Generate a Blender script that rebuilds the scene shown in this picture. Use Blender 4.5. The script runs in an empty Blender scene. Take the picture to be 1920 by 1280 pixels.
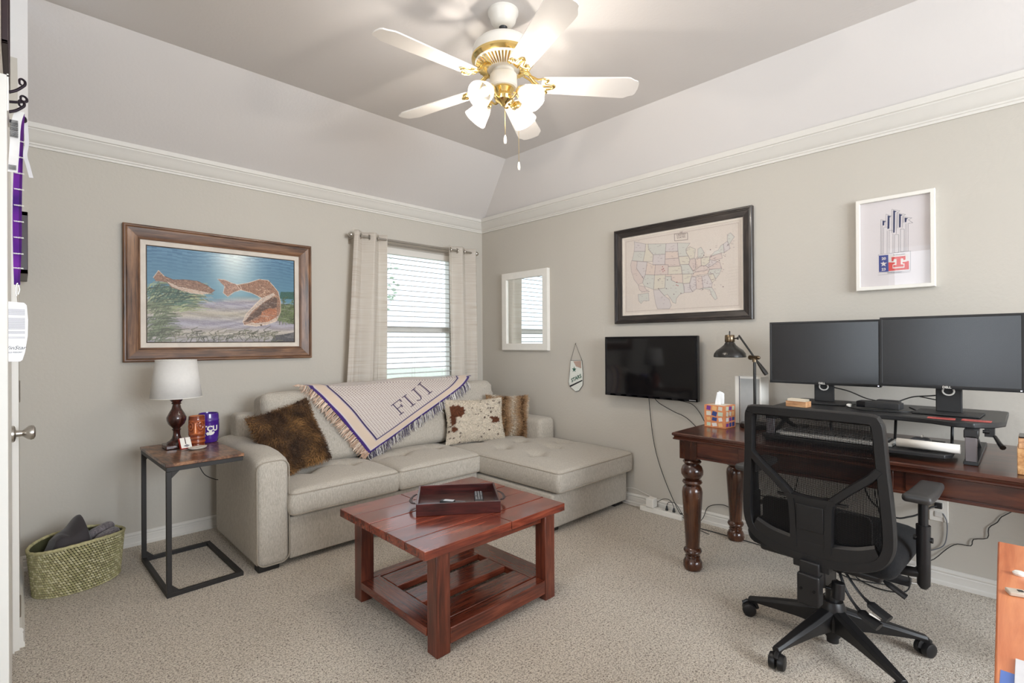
import bpy, bmesh, math, random
import numpy as np
from mathutils import Vector, Matrix
PI = math.pi
SC = bpy.context.scene
COL = SC.collection

# ---------------------------------------------------------------- camera
yaw, pitch, roll = math.radians(45.778), math.radians(.1205), math.radians(-.3515)
F0 = Vector((math.cos(yaw), math.sin(yaw), 0)); R0 = Vector((math.sin(yaw), -math.cos(yaw), 0)); U0 = Vector((0, 0, 1))
fwd = F0*math.cos(pitch) + U0*math.sin(pitch); dwn = -(-F0*math.sin(pitch) + U0*math.cos(pitch))
ri = R0*math.cos(roll) - dwn*math.sin(roll); dj = R0*math.sin(roll) + dwn*math.cos(roll)
cam_d = bpy.data.cameras.new('camera'); cam = bpy.data.objects.new('camera', cam_d); COL.objects.link(cam)
cm = Matrix((ri, -dj, -fwd)).transposed().to_4x4(); cm.translation = Vector((-3.377, -3.901, 1.25))
cam.matrix_world = cm
cam_d.sensor_width = 36; cam_d.sensor_fit = 'HORIZONTAL'; cam_d.lens = 36*945.72/1920; cam_d.clip_start = .02
SC.camera = cam

# ---------------------------------------------------------------- world, exposure, daylight portals and added fill
SC.view_settings.view_transform = 'Standard'; SC.view_settings.look = 'None'
SC.view_settings.gamma = 1; SC.view_settings.use_curve_mapping = False
SC.view_settings.exposure = 0.04
world = bpy.data.worlds.new('daylight'); SC.world = world; world.use_nodes = True
bg = world.node_tree.nodes['Background']; bg.inputs['Color'].default_value = (.80, .90, 1, 1); bg.inputs['Strength'].default_value = 2.0

def area(name, loc, target, sx, sy, power, color):
    d = bpy.data.lights.new(name, 'AREA'); d.shape = 'RECTANGLE'; d.size = sx; d.size_y = sy
    d.energy = power; d.color = color
    o = bpy.data.objects.new(name, d); COL.objects.link(o); o.location = loc
    o.rotation_euler = (Vector(target)-Vector(loc)).to_track_quat('-Z', 'Y').to_euler()
    return o
for nm, loc, tgt, sx, sy in (('back_window_portal', (-.81, .125, 1.465), (-.81, -3, 1.465), .92, 1.25), ('unseen_front_portal', (-2.1, -7.43, 1.75), (-2.1, 0, 1.75), 2.5, 1.6), ('unseen_side_portal', (-5.21, -3.1, 1.75), (0, -3.1, 1.75), 1.1, 1.5)):  # front and side openings are unseen, added to let in light
    po = area(nm, loc, tgt, sx, sy, 1, (1, 1, 1)); po.data.cycles.is_portal = True
area('added_front_fill', (-2.1, -7.36, 1.75), (-2.1, 0, .9), 2.3, 1.5, 215, (.86, .93, 1))  # added daylight fill outside an unseen window behind the camera
area('added_side_fill', (-5.3, -3.1, 1.55), (0, -3.1, 1.55), 1.0, 1.8, 32, (.84, .92, 1))  # added light at an unseen window, placed for the right monitor's sheen

# ---------------------------------------------------------------- materials
MATS = {}
def nodes_of(name):
    m = bpy.data.materials.new(name); m.use_nodes = True
    nt = m.node_tree; b = nt.nodes['Principled BSDF']
    return m, nt, b
def lin(c): return tuple(((x/12.92) if x <= .04045 else ((x+.055)/1.055)**2.4) for x in c)
def hexc(r, g, b): return lin((r/255, g/255, b/255))
def coords(nt, scale=(1, 1, 1), rot=(0, 0, 0)):
    tc = nt.nodes.new('ShaderNodeTexCoord'); mp = nt.nodes.new('ShaderNodeMapping')
    mp.inputs['Scale'].default_value = scale; mp.inputs['Rotation'].default_value = rot
    nt.links.new(tc.outputs['Object'], mp.inputs['Vector']); return mp.outputs['Vector']
def ramp(nt, fac, stops):
    r = nt.nodes.new('ShaderNodeValToRGB'); e = r.color_ramp.elements
    while len(e) < len(stops): e.new(.5)
    for el, (p, c) in zip(e, stops): el.position = p; el.color = (*c, 1)
    nt.links.new(fac, r.inputs['Fac']); return r.outputs['Color']
def noise(nt, vec, scale, detail=2, rough=.5, dist=0):
    n = nt.nodes.new('ShaderNodeTexNoise'); n.inputs['Scale'].default_value = scale; n.inputs['Detail'].default_value = detail
    n.inputs['Roughness'].default_value = rough; n.inputs['Distortion'].default_value = dist
    nt.links.new(vec, n.inputs['Vector']); return n.outputs['Fac']
def bump(nt, b, h, strength, dist=.002):
    n = nt.nodes.new('ShaderNodeBump'); n.inputs['Strength'].default_value = strength; n.inputs['Distance'].default_value = dist
    nt.links.new(h, n.inputs['Height']); nt.links.new(n.outputs['Normal'], b.inputs['Normal'])
def setp(b, rough=.5, metal=0, spec=.5, coat=0, sheen=0):
    b.inputs['Roughness'].default_value = rough; b.inputs['Metallic'].default_value = metal
    b.inputs['Specular IOR Level'].default_value = spec; b.inputs['Coat Weight'].default_value = coat
    b.inputs['Coat Roughness'].default_value = .12; b.inputs['Sheen Weight'].default_value = sheen
def plain(name, c, rough=.5, metal=0, spec=.5, coat=0, var=.06, nscale=18, bs=0, bscale=200, sheen=0):
    if name in MATS: return MATS[name]
    m, nt, b = nodes_of(name); setp(b, rough, metal, spec, coat, sheen)
    v = coords(nt); n = noise(nt, v, nscale, 3)
    lo = tuple(x*(1-var) for x in c); hi = tuple(min(1, x*(1+var)) for x in c)
    nt.links.new(ramp(nt, n, [(.3, lo), (.7, hi)]), b.inputs['Base Color'])
    if bs: bump(nt, b, noise(nt, v, bscale, 3), bs)
    MATS[name] = m; return m
def wood(name, dark, mid, light, axis='x', scale=1.0, rough=.35, coat=.3, stretch=14, bs=.15, knots=True, spec=.5):
    if name in MATS: return MATS[name]
    m, nt, b = nodes_of(name); setp(b, rough, 0, spec, coat)
    s = {'x': (1, stretch, stretch), 'y': (stretch, 1, stretch), 'z': (stretch, stretch, 1)}[axis]
    v = coords(nt, tuple(k*scale for k in s))
    n1 = noise(nt, v, 2.2, 6, .6, 1.1)
    v2 = coords(nt, tuple(k*scale*(1 if k == 1 else .22) for k in s)); n2 = noise(nt, v2, 3.0, 3, .5, .6)
    mx = nt.nodes.new('ShaderNodeMath'); mx.operation = 'MULTIPLY_ADD'; mx.inputs[1].default_value = .6
    nt.links.new(n1, mx.inputs[0]); m2 = nt.nodes.new('ShaderNodeMath'); m2.operation = 'MULTIPLY'; m2.inputs[1].default_value = .4
    nt.links.new(n2, m2.inputs[0]); nt.links.new(m2.outputs[0], mx.inputs[2])
    nt.links.new(ramp(nt, mx.outputs[0], [(.36, dark), (.5, mid), (.64, light)]), b.inputs['Base Color'])
    bump(nt, b, n1, bs, .001)
    MATS[name] = m; return m
def fabric(name, c1, c2, scale=420, rough=.9, bs=.5, sheen=.25, mott=.08):
    if name in MATS: return MATS[name]
    m, nt, b = nodes_of(name); setp(b, rough, 0, .2, 0, sheen)
    v = coords(nt); n = noise(nt, v, scale, 2, .7)
    vs = coords(nt, (1, 1, .25)); n2 = noise(nt, vs, scale*.45, 2, .7)
    a = nt.nodes.new('ShaderNodeMath'); a.operation = 'ADD'; nt.links.new(n, a.inputs[0]); nt.links.new(n2, a.inputs[1])
    h = nt.nodes.new('ShaderNodeMath'); h.operation = 'MULTIPLY'; h.inputs[1].default_value = .5; nt.links.new(a.outputs[0], h.inputs[0])
    nt.links.new(ramp(nt, h.outputs[0], [(.34, c1), (.62, c2)]), b.inputs['Base Color'])
    bump(nt, b, h.outputs[0], bs, .0015)
    MATS[name] = m; return m
def vcol(name, rough=.6, spec=.3, coat=0, sheen=0, bs=0, bscale=300):
    if name in MATS: return MATS[name]
    m, nt, b = nodes_of(name); setp(b, rough, 0, spec, coat, sheen)
    a = nt.nodes.new('ShaderNodeVertexColor'); a.layer_name = 'Col'; nt.links.new(a.outputs['Color'], b.inputs['Base Color'])
    if bs: bump(nt, b, noise(nt, coords(nt), bscale, 3), bs)
    MATS[name] = m; return m
def emis(name, c, s):
    if name in MATS: return MATS[name]
    m, nt, b = nodes_of(name); b.inputs['Base Color'].default_value = (*c, 1)
    b.inputs['Emission Color'].default_value = (*c, 1); b.inputs['Emission Strength'].default_value = s
    MATS[name] = m; return m
def thinglass(name, tint=(1, 1, 1), rough=0.0, base=.03):
    if name in MATS: return MATS[name]
    m = bpy.data.materials.new(name); m.use_nodes = True; nt = m.node_tree; nt.nodes.clear()
    o = nt.nodes.new('ShaderNodeOutputMaterial'); t = nt.nodes.new('ShaderNodeBsdfTransparent'); g = nt.nodes.new('ShaderNodeBsdfGlossy')
    t.inputs['Color'].default_value = (*tint, 1); g.inputs['Roughness'].default_value = rough
    f = nt.nodes.new('ShaderNodeFresnel'); f.inputs['IOR'].default_value = 1.45; ge = nt.nodes.new('ShaderNodeNewGeometry'); fm = nt.nodes.new('ShaderNodeMath'); fm.operation = 'MULTIPLY'; fi = nt.nodes.new('ShaderNodeMath'); fi.operation = 'SUBTRACT'; fi.inputs[0].default_value = 1
    nt.links.new(ge.outputs['Backfacing'], fi.inputs[1]); nt.links.new(f.outputs[0], fm.inputs[0]); nt.links.new(fi.outputs[0], fm.inputs[1])
    x = nt.nodes.new('ShaderNodeMixShader'); nt.links.new(fm.outputs[0], x.inputs['Fac']); nt.links.new(t.outputs[0], x.inputs[1]); nt.links.new(g.outputs[0], x.inputs[2])
    nt.links.new(x.outputs[0], o.inputs['Surface']); MATS[name] = m; return m
def translucent(name, c, trans=.5, transp=0.0, rough=.6, gloss=0.0):
    if name in MATS: return MATS[name]
    m = bpy.data.materials.new(name); m.use_nodes = True; nt = m.node_tree; nt.nodes.clear()
    o = nt.nodes.new('ShaderNodeOutputMaterial'); d = nt.nodes.new('ShaderNodeBsdfDiffuse'); t = nt.nodes.new('ShaderNodeBsdfTranslucent')
    v = coords(nt, (1, 1, 1)); n = noise(nt, v, 60, 2); cr = ramp(nt, n, [(.3, tuple(x*.96 for x in c)), (.7, c)])
    nt.links.new(cr, d.inputs['Color']); nt.links.new(cr, t.inputs['Color'])
    x = nt.nodes.new('ShaderNodeMixShader'); x.inputs['Fac'].default_value = trans
    nt.links.new(d.outputs[0], x.inputs[1]); nt.links.new(t.outputs[0], x.inputs[2]); out = x.outputs[0]
    if transp:
        tr = nt.nodes.new('ShaderNodeBsdfTransparent'); y = nt.nodes.new('ShaderNodeMixShader'); y.inputs['Fac'].default_value = transp
        nt.links.new(out, y.inputs[1]); nt.links.new(tr.outputs[0], y.inputs[2]); out = y.outputs[0]
    if gloss:
        g = nt.nodes.new('ShaderNodeBsdfGlossy'); g.inputs['Roughness'].default_value = .08; y = nt.nodes.new('ShaderNodeMixShader'); y.inputs['Fac'].default_value = gloss
        nt.links.new(out, y.inputs[1]); nt.links.new(g.outputs[0], y.inputs[2]); out = y.outputs[0]
    nt.links.new(out, o.inputs['Surface']); MATS[name] = m; return m

# ---------------------------------------------------------------- mesh builder
class MB:
    def __init__(s): s.v = []; s.f = []; s.c = []
    def add(s, v, f, M=None):
        k = len(s.v)
        if M is not None: v = [tuple(M @ Vector(p)) for p in v]
        s.v += [tuple(p) for p in v]; s.f += [tuple(i+k for i in q) for q in f]; return s
    def box(s, x0, x1, y0, y1, z0, z1, M=None):
        v = [(x, y, z) for z in (z0, z1) for y in (y0, y1) for x in (x0, x1)]
        return s.add(v, [(0, 2, 3, 1), (4, 5, 7, 6), (0, 1, 5, 4), (2, 6, 7, 3), (0, 4, 6, 2), (1, 3, 7, 5)], M)
    def tube(s, pts, r, n=8, closed=False, caps=True, M=None, flat=1.0):
        P = [Vector(p) for p in pts]; m = len(P)
        rr = r if hasattr(r, '__len__') else [r]*m
        v = []; f = []
        def tan(i):
            a = P[(i-1) % m] if closed or i > 0 else P[i]; b = P[(i+1) % m] if closed or i < m-1 else P[i]
            t = b-a; return t.normalized() if t.length > 1e-9 else Vector((0, 0, 1))
        t0 = tan(0); up = Vector((0, 0, 1)) if abs(t0.z) < .9 else Vector((1, 0, 0))
        nrm = (up - t0*up.dot(t0)).normalized()
        for i in range(m):
            t = tan(i); nrm = nrm - t*nrm.dot(t)
            nrm = nrm.normalized() if nrm.length > 1e-6 else Vector((1, 0, 0)); bi = t.cross(nrm)
            for k in range(n):
                a = 2*PI*k/n; v.append(P[i] + (nrm*math.cos(a)*flat + bi*math.sin(a))*rr[i])
        for i in range(m if closed else m-1):
            j = (i+1) % m
            for k in range(n): f.append((i*n+k, i*n+(k+1) % n, j*n+(k+1) % n, j*n+k))
        if caps and not closed: f += [tuple(range(n))[::-1], tuple(range((m-1)*n, m*n))]
        return s.add(v, f, M)
    def cyl(s, p0, p1, r, n=20, r1=None, M=None): return s.tube([p0, p1], [r, r if r1 is None else r1], n, M=M)
    def lathe(s, prof, n=32, M=None, cap=True, sx=1, sy=1):
        v = []; f = []
        for r, z in prof:
            for k in range(n): a = 2*PI*k/n; v.append((r*math.cos(a)*sx, r*math.sin(a)*sy, z))
        for i in range(len(prof)-1):
            for k in range(n): f.append((i*n+k, i*n+(k+1) % n, (i+1)*n+(k+1) % n, (i+1)*n+k))
        if cap:
            if prof[0][0] > 1e-4: f.append(tuple(range(n))[::-1])
            if prof[-1][0] > 1e-4: f.append(tuple(range((len(prof)-1)*n, len(prof)*n)))
        return s.add(v, f, M)
    def prism(s, poly, d0, d1, M=None):   # poly in x,z ; depth along y
        n = len(poly); v = [(x, d0, z) for x, z in poly]+[(x, d1, z) for x, z in poly]
        f = [tuple(range(n)), tuple(range(2*n-1, n-1, -1))]+[(i, i+n, (i+1) % n+n, (i+1) % n) for i in range(n)]
        return s.add(v, f, M)
    def ring(s, outer, inner, d0, d1, M=None):   # closed loops of equal length in x,z
        n = len(outer); v = [(x, d0, z) for x, z in outer]+[(x, d0, z) for x, z in inner]+[(x, d1, z) for x, z in outer]+[(x, d1, z) for x, z in inner]; f = []
        for i in range(n):
            j = (i+1) % n
            f += [(i, j, n+j, n+i), (2*n+i, 3*n+i, 3*n+j, 2*n+j), (i, 2*n+i, 2*n+j, j), (n+i, n+j, 3*n+j, 3*n+i)]
        return s.add(v, f, M)
    def ball(s, c, r, n=12, M=None, sx=1, sy=1, sz=1):
        k = n//2; prof = [(math.sin(PI*i/k)*r, -math.cos(PI*i/k)*r*sz) for i in range(k+1)]
        prof[0] = (1e-5, prof[0][1]); prof[-1] = (1e-5, prof[-1][1])
        T = Matrix.Translation(c)
        return s.lathe(prof, n, (M @ T) if M is not None else T, sx=sx, sy=sy)
    def rbox(s, cx, cy, cz, sx, sy, sz, r, n=10, fn=None, M=None, nz=None):
        h = (sx/2, sy/2, sz/2); r = min(r, *h)
        def lin_(H, k):   # denser near the edges
            m = [-H, -H+r*.12, -H+r*.3, -H+r*.6, -H+r]; inn = [(-H+r)+(2*H-2*r)*i/k for i in range(1, k)]
            return m+inn+[-q for q in m[::-1]]
        idx = {}; V = []; Fs = []
        def vid(p):
            key = tuple(round(q, 6) for q in p)
            if key not in idx:
                idx[key] = len(V); inn = [max(-h[i]+r, min(h[i]-r, p[i])) for i in range(3)]
                d = Vector(p)-Vector(inn)
                q = Vector(inn)+(d.normalized()*r if d.length > 1e-9 else Vector((0, 0, 0)))
                if fn: q = Vector(fn(q.x, q.y, q.z))
                V.append((q.x+cx, q.y+cy, q.z+cz))
            return idx[key]
        nn = (n, n, nz or max(3, n//3))
        for ax in range(3):
            a, b = [(1, 2), (2, 0), (0, 1)][ax]; A = lin_(h[a], nn[a]); B = lin_(h[b], nn[b])
            for sg in (-1, 1):
                for i in range(len(A)-1):
                    for j in range(len(B)-1):
                        q = []
                        for (u, w) in ((A[i], B[j]), (A[i+1], B[j]), (A[i+1], B[j+1]), (A[i], B[j+1])):
                            p = [0, 0, 0]; p[ax] = sg*h[ax]; p[a] = u; p[b] = w; q.append(vid(p))
                        if sg < 0: q.reverse()
                        if len(set(q)) > 2: Fs.append(tuple(q))
        return s.add(V, Fs, M)
def spline(pts, n=6, closed=False):
    P = [Vector(p) for p in pts]; out = []; m = len(P)
    for i in range(m if closed else m-1):
        p0 = P[(i-1) % m] if closed or i > 0 else P[i]; p1 = P[i]; p2 = P[(i+1) % m]; p3 = P[(i+2) % m] if closed or i < m-2 else P[(i+1) % m]
        for k in range(n):
            t = k/n; out.append(.5*((2*p1)+(-p0+p2)*t+(2*p0-5*p1+4*p2-p3)*t*t+(-p0+3*p1-3*p2+p3)*t**3))
    if not closed: out.append(P[-1])
    return out
def rrect(x0, x1, z0, z1, r, k=5):
    out = []
    for cx, cz, a0 in ((x1-r, z1-r, 0), (x0+r, z1-r, 90), (x0+r, z0+r, 180), (x1-r, z0+r, 270)):
        for i in range(k+1): a = math.radians(a0+90*i/k); out.append((cx+r*math.cos(a), cz+r*math.sin(a)))
    return out
def TR(x=0, y=0, z=0, rx=0, ry=0, rz=0):
    return Matrix.Translation((x, y, z)) @ Matrix.Rotation(math.radians(rz), 4, 'Z') @ Matrix.Rotation(math.radians(ry), 4, 'Y') @ Matrix.Rotation(math.radians(rx), 4, 'X')

def link(name, mb, mat, parent=None, loc=None, rotz=0, smooth=38, bev=0, seg=2, color=None, world=False):
    me = bpy.data.meshes.new(name)
    v = mb.v
    if world and parent is not None:
        Mi = parent.matrix_basis.inverted()
        v = [tuple(Mi @ Vector(p)) for p in v]
    me.from_pydata(v, [], mb.f); me.materials.append(mat)
    if color is not None:
        ca = me.color_attributes.new('Col', 'FLOAT_COLOR', 'POINT'); ca.data.foreach_set('color', np.asarray(color, dtype=np.float32).ravel())
    if smooth:
        me.polygons.foreach_set('use_smooth', [True]*len(me.polygons)); me.set_sharp_from_angle(angle=math.radians(smooth))
    me.update()
    o = bpy.data.objects.new(name, me); COL.objects.link(o)
    if loc is not None: o.location = loc
    o.rotation_euler = (0, 0, math.radians(rotz))
    if parent is not None: o.parent = parent
    if bev:
        b = o.modifiers.new('bevel', 'BEVEL'); b.width = bev; b.segments = seg; b.limit_method = 'ANGLE'; b.angle_limit = math.radians(40)
    return o
def tag(o, label, cat, group=None, kind=None):
    o['label'] = label; o['category'] = cat
    if group: o['group'] = group
    if kind: o['kind'] = kind
    return o
def thing(name, label, cat, loc=(0, 0, 0), rotz=0, group=None, rx=0, ry=0):
    o = bpy.data.objects.new(name, None); COL.objects.link(o); o.empty_display_size = .05
    o.location = loc; o.rotation_euler = (math.radians(rx), math.radians(ry), math.radians(rotz))
    o.matrix_basis = Matrix.LocRotScale(Vector(loc), o.rotation_euler, None)
    return tag(o, label, cat, group)
def struct(name, mb, mat, parent=None, **k):
    o = link(name, mb, mat, parent, **k)
    if parent is None: o['kind'] = 'structure'
    return o
def stuff(o): o['kind'] = 'stuff'; return o
def dup(root, loc, rotz, label, group=None):
    r = root.copy(); COL.objects.link(r); r.location = loc; r.rotation_euler = (0, 0, math.radians(rotz)); r['label'] = label
    if group: r['group'] = group
    for ch in list(root.children):
        c = ch.copy(); COL.objects.link(c); c.parent = r
        for g in list(ch.children):
            d = g.copy(); COL.objects.link(d); d.parent = c
    return r
def text_mb(body, size, M=None, depth=.0006, bold=0.0, shear=0.0, space=1.0, align='CENTER', fn=None):
    cu = bpy.data.curves.new('lettering', 'FONT'); cu.body = body; cu.size = size; cu.extrude = depth/2; cu.offset = bold
    cu.align_x = align; cu.align_y = 'CENTER'; cu.shear = shear; cu.space_character = space; cu.resolution_u = 3
    t = bpy.data.objects.new('lettering', cu); COL.objects.link(t)
    dg = bpy.context.evaluated_depsgraph_get(); me = bpy.data.meshes.new_from_object(t.evaluated_get(dg))
    v = [tuple(p.co) for p in me.vertices]; f = [tuple(p.vertices) for p in me.polygons]
    bpy.data.objects.remove(t); bpy.data.meshes.remove(me); bpy.data.curves.remove(cu)
    if fn: v = [fn(*p) for p in v]
    return MB().add(v, f, M)
UPRIGHT = Matrix.Rotation(PI/2, 4, 'X')      # text plane x,y -> x,z facing -y

# ---------------------------------------------------------------- printed artwork (flat print as vertex colour)
class Canvas:
    def __init__(s, w, h, bgc): s.w = w; s.h = h; s.a = np.zeros((h, w, 3)); s.a[:] = np.array(bgc)/255.
    def px(s, uv): return (uv[0]*(s.w-1), uv[1]*(s.h-1))
    def poly(s, pts, c, alpha=1.0, tex=0, seed=0):
        P = np.array([s.px(p) for p in pts]); x0, y0 = np.floor(P.min(0)).astype(int); x1, y1 = np.ceil(P.max(0)).astype(int)
        x0 = max(x0, 0); y0 = max(y0, 0); x1 = min(x1, s.w-1); y1 = min(y1, s.h-1)
        if x1 < x0 or y1 < y0: return
        X, Y = np.meshgrid(np.arange(x0, x1+1), np.arange(y0, y1+1)); ins = np.zeros(X.shape, bool); n = len(P)
        for i in range(n):
            xa, ya = P[i]; xb, yb = P[(i+1) % n]
            if ya == yb: continue
            cr = ((ya > Y) != (yb > Y)) & (X < (xb-xa)*(Y-ya)/(yb-ya)+xa); ins ^= cr
        col = np.array(c)/255.; R = s.a[y0:y1+1, x0:x1+1]
        k = 1.0
        if tex: k = 1+tex*(np.random.RandomState(seed).rand(*X.shape)[..., None]-.5)
        R[ins] = (R*(1-alpha)+col*k*alpha)[ins]
    def line(s, pts, wd, c, alpha=1.0):
        P = [np.array(s.px(p)) for p in pts]; col = np.array(c)/255.
        for a, b in zip(P[:-1], P[1:]):
            x0 = int(max(0, min(a[0], b[0])-wd-1)); x1 = int(min(s.w-1, max(a[0], b[0])+wd+1)); y0 = int(max(0, min(a[1], b[1])-wd-1)); y1 = int(min(s.h-1, max(a[1], b[1])+wd+1))
            if x1 < x0 or y1 < y0: continue
            X, Y = np.meshgrid(np.arange(x0, x1+1), np.arange(y0, y1+1)); d = b-a; L = max(1e-6, d@d)
            t = np.clip(((X-a[0])*d[0]+(Y-a[1])*d[1])/L, 0, 1); D = np.hypot(X-a[0]-t*d[0], Y-a[1]-t*d[1])
            k = (np.clip(wd/2+.5-D, 0, 1)*alpha)[..., None]; R = s.a[y0:y1+1, x0:x1+1]; R[:] = R*(1-k)+col*k
    def dot(s, uv, r, c): s.line([uv, (uv[0]+1e-4, uv[1])], r*2, c)
    def linear(s):
        a = np.clip(s.a, 0, 1); return np.where(a <= .04045, a/12.92, ((a+.055)/1.055)**2.4)
def sheet_mesh(cv, pos):   # pos(u,v)->xyz ; u right, v down
    h, w = cv.h, cv.w; v = [pos(i/(w-1), j/(h-1)) for j in range(h) for i in range(w)]
    f = [(j*w+i, (j+1)*w+i, (j+1)*w+i+1, j*w+i+1) for j in range(h-1) for i in range(w-1)]
    mb = MB(); mb.v = v; mb.f = f
    c = np.ones((h*w, 4)); c[:, :3] = cv.linear().reshape(-1, 3); return mb, c
def print_sheet(name, cv, x0, x1, z0, z1, y, parent, mat):
    mb, c = sheet_mesh(cv, lambda u, v: (x0+(x1-x0)*u, y, z1+(z0-z1)*v))
    return link(name, mb, mat, parent, smooth=0, color=c)

# shared materials
M_wall = plain('wall_paint', hexc(195, 189, 179), .8, var=.012, nscale=2, bs=.5, bscale=55, spec=.25)
M_ceil = plain('ceiling_paint', hexc(222, 217, 214), .85, var=.01, nscale=2, bs=.35, bscale=60, spec=.2)
M_trim = plain('white_trim', hexc(220, 216, 209), .35, var=.01, spec=.4)
M_black = plain('black_plastic', (.016, .016, .018), .42, var=.15)
M_blackm = plain('black_matte', (.02, .02, .021), .6, var=.15)
M_gloss = plain('black_gloss', (.006, .006, .008), .12, var=.05, spec=.35)
M_cord = plain('black_cord', (.012, .012, .013), .5)
M_wcord = plain('white_cord', hexc(220, 215, 208), .5)
M_brass = plain('polished_brass', hexc(235, 208, 140), .16, metal=1, var=.05)
M_steel = plain('brushed_steel', hexc(190, 185, 178), .28, metal=1, var=.05)
M_wplas = plain('white_plastic', hexc(232, 228, 220), .4, var=.02)
FISH={'fish1': [(0.039, 0.327), (0.069, 0.251), (0.102, 0.306), (0.155, 0.337), (0.232, 0.328), (0.304, 0.334), (0.361, 0.372), (0.415, 0.426), (0.394, 0.459), (0.328, 0.472), (0.263, 0.464), (0.201, 0.445), (0.147, 0.421), (0.117, 0.37), (0.079, 0.361), (0.053, 0.364)], 'fish1_light': [(0.117, 0.357), (0.147, 0.407), (0.201, 0.445), (0.263, 0.47), (0.328, 0.479), (0.394, 0.459), (0.361, 0.448), (0.28, 0.428), (0.185, 0.403)], 'fish2_tail': [(0.436, 0.294), (0.483, 0.295), (0.531, 0.326), (0.592, 0.348), (0.601, 0.397), (0.552, 0.424), (0.504, 0.485), (0.474, 0.445), (0.483, 0.373)], 'fish2_body': [(0.566, 0.343), (0.647, 0.313), (0.73, 0.26), (0.796, 0.264), (0.834, 0.323), (0.873, 0.394), (0.892, 0.514), (0.891, 0.635), (0.861, 0.742), (0.784, 0.79), (0.709, 0.814), (0.618, 0.802), (0.609, 0.766), (0.632, 0.678), (0.691, 0.572), (0.748, 0.48), (0.674, 0.427), (0.592, 0.398)], 'fish2_dark': [(0.622, 0.765), (0.663, 0.691), (0.747, 0.554), (0.833, 0.458), (0.867, 0.47), (0.862, 0.576), (0.775, 0.641), (0.7, 0.719), (0.645, 0.765)], 'fish2_belly': [(0.618, 0.802), (0.691, 0.763), (0.765, 0.731), (0.842, 0.698), (0.876, 0.681), (0.852, 0.758), (0.784, 0.797), (0.7, 0.819)], 'fish2_orange': [(0.747, 0.643), (0.804, 0.595), (0.862, 0.607), (0.862, 0.697), (0.794, 0.76), (0.7, 0.778), (0.672, 0.764), (0.737, 0.717)], 'fish2_side': [(0.609, 0.766), (0.632, 0.678), (0.691, 0.572), (0.748, 0.48), (0.834, 0.413), (0.853, 0.434), (0.766, 0.523), (0.682, 0.632), (0.627, 0.751)], 'grass_r': [(0.892, 0.393), (1.0, 0.383), (1.0, 0.475), (0.882, 0.477)], 'grass_r2': [(0.882, 0.545), (1.0, 0.537), (1.001, 0.784), (0.861, 0.742)], 'rock': [(0.812, 0.999), (0.841, 0.924), (0.94, 0.9), (1.001, 0.877), (1.0, 1.0)]}
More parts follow.
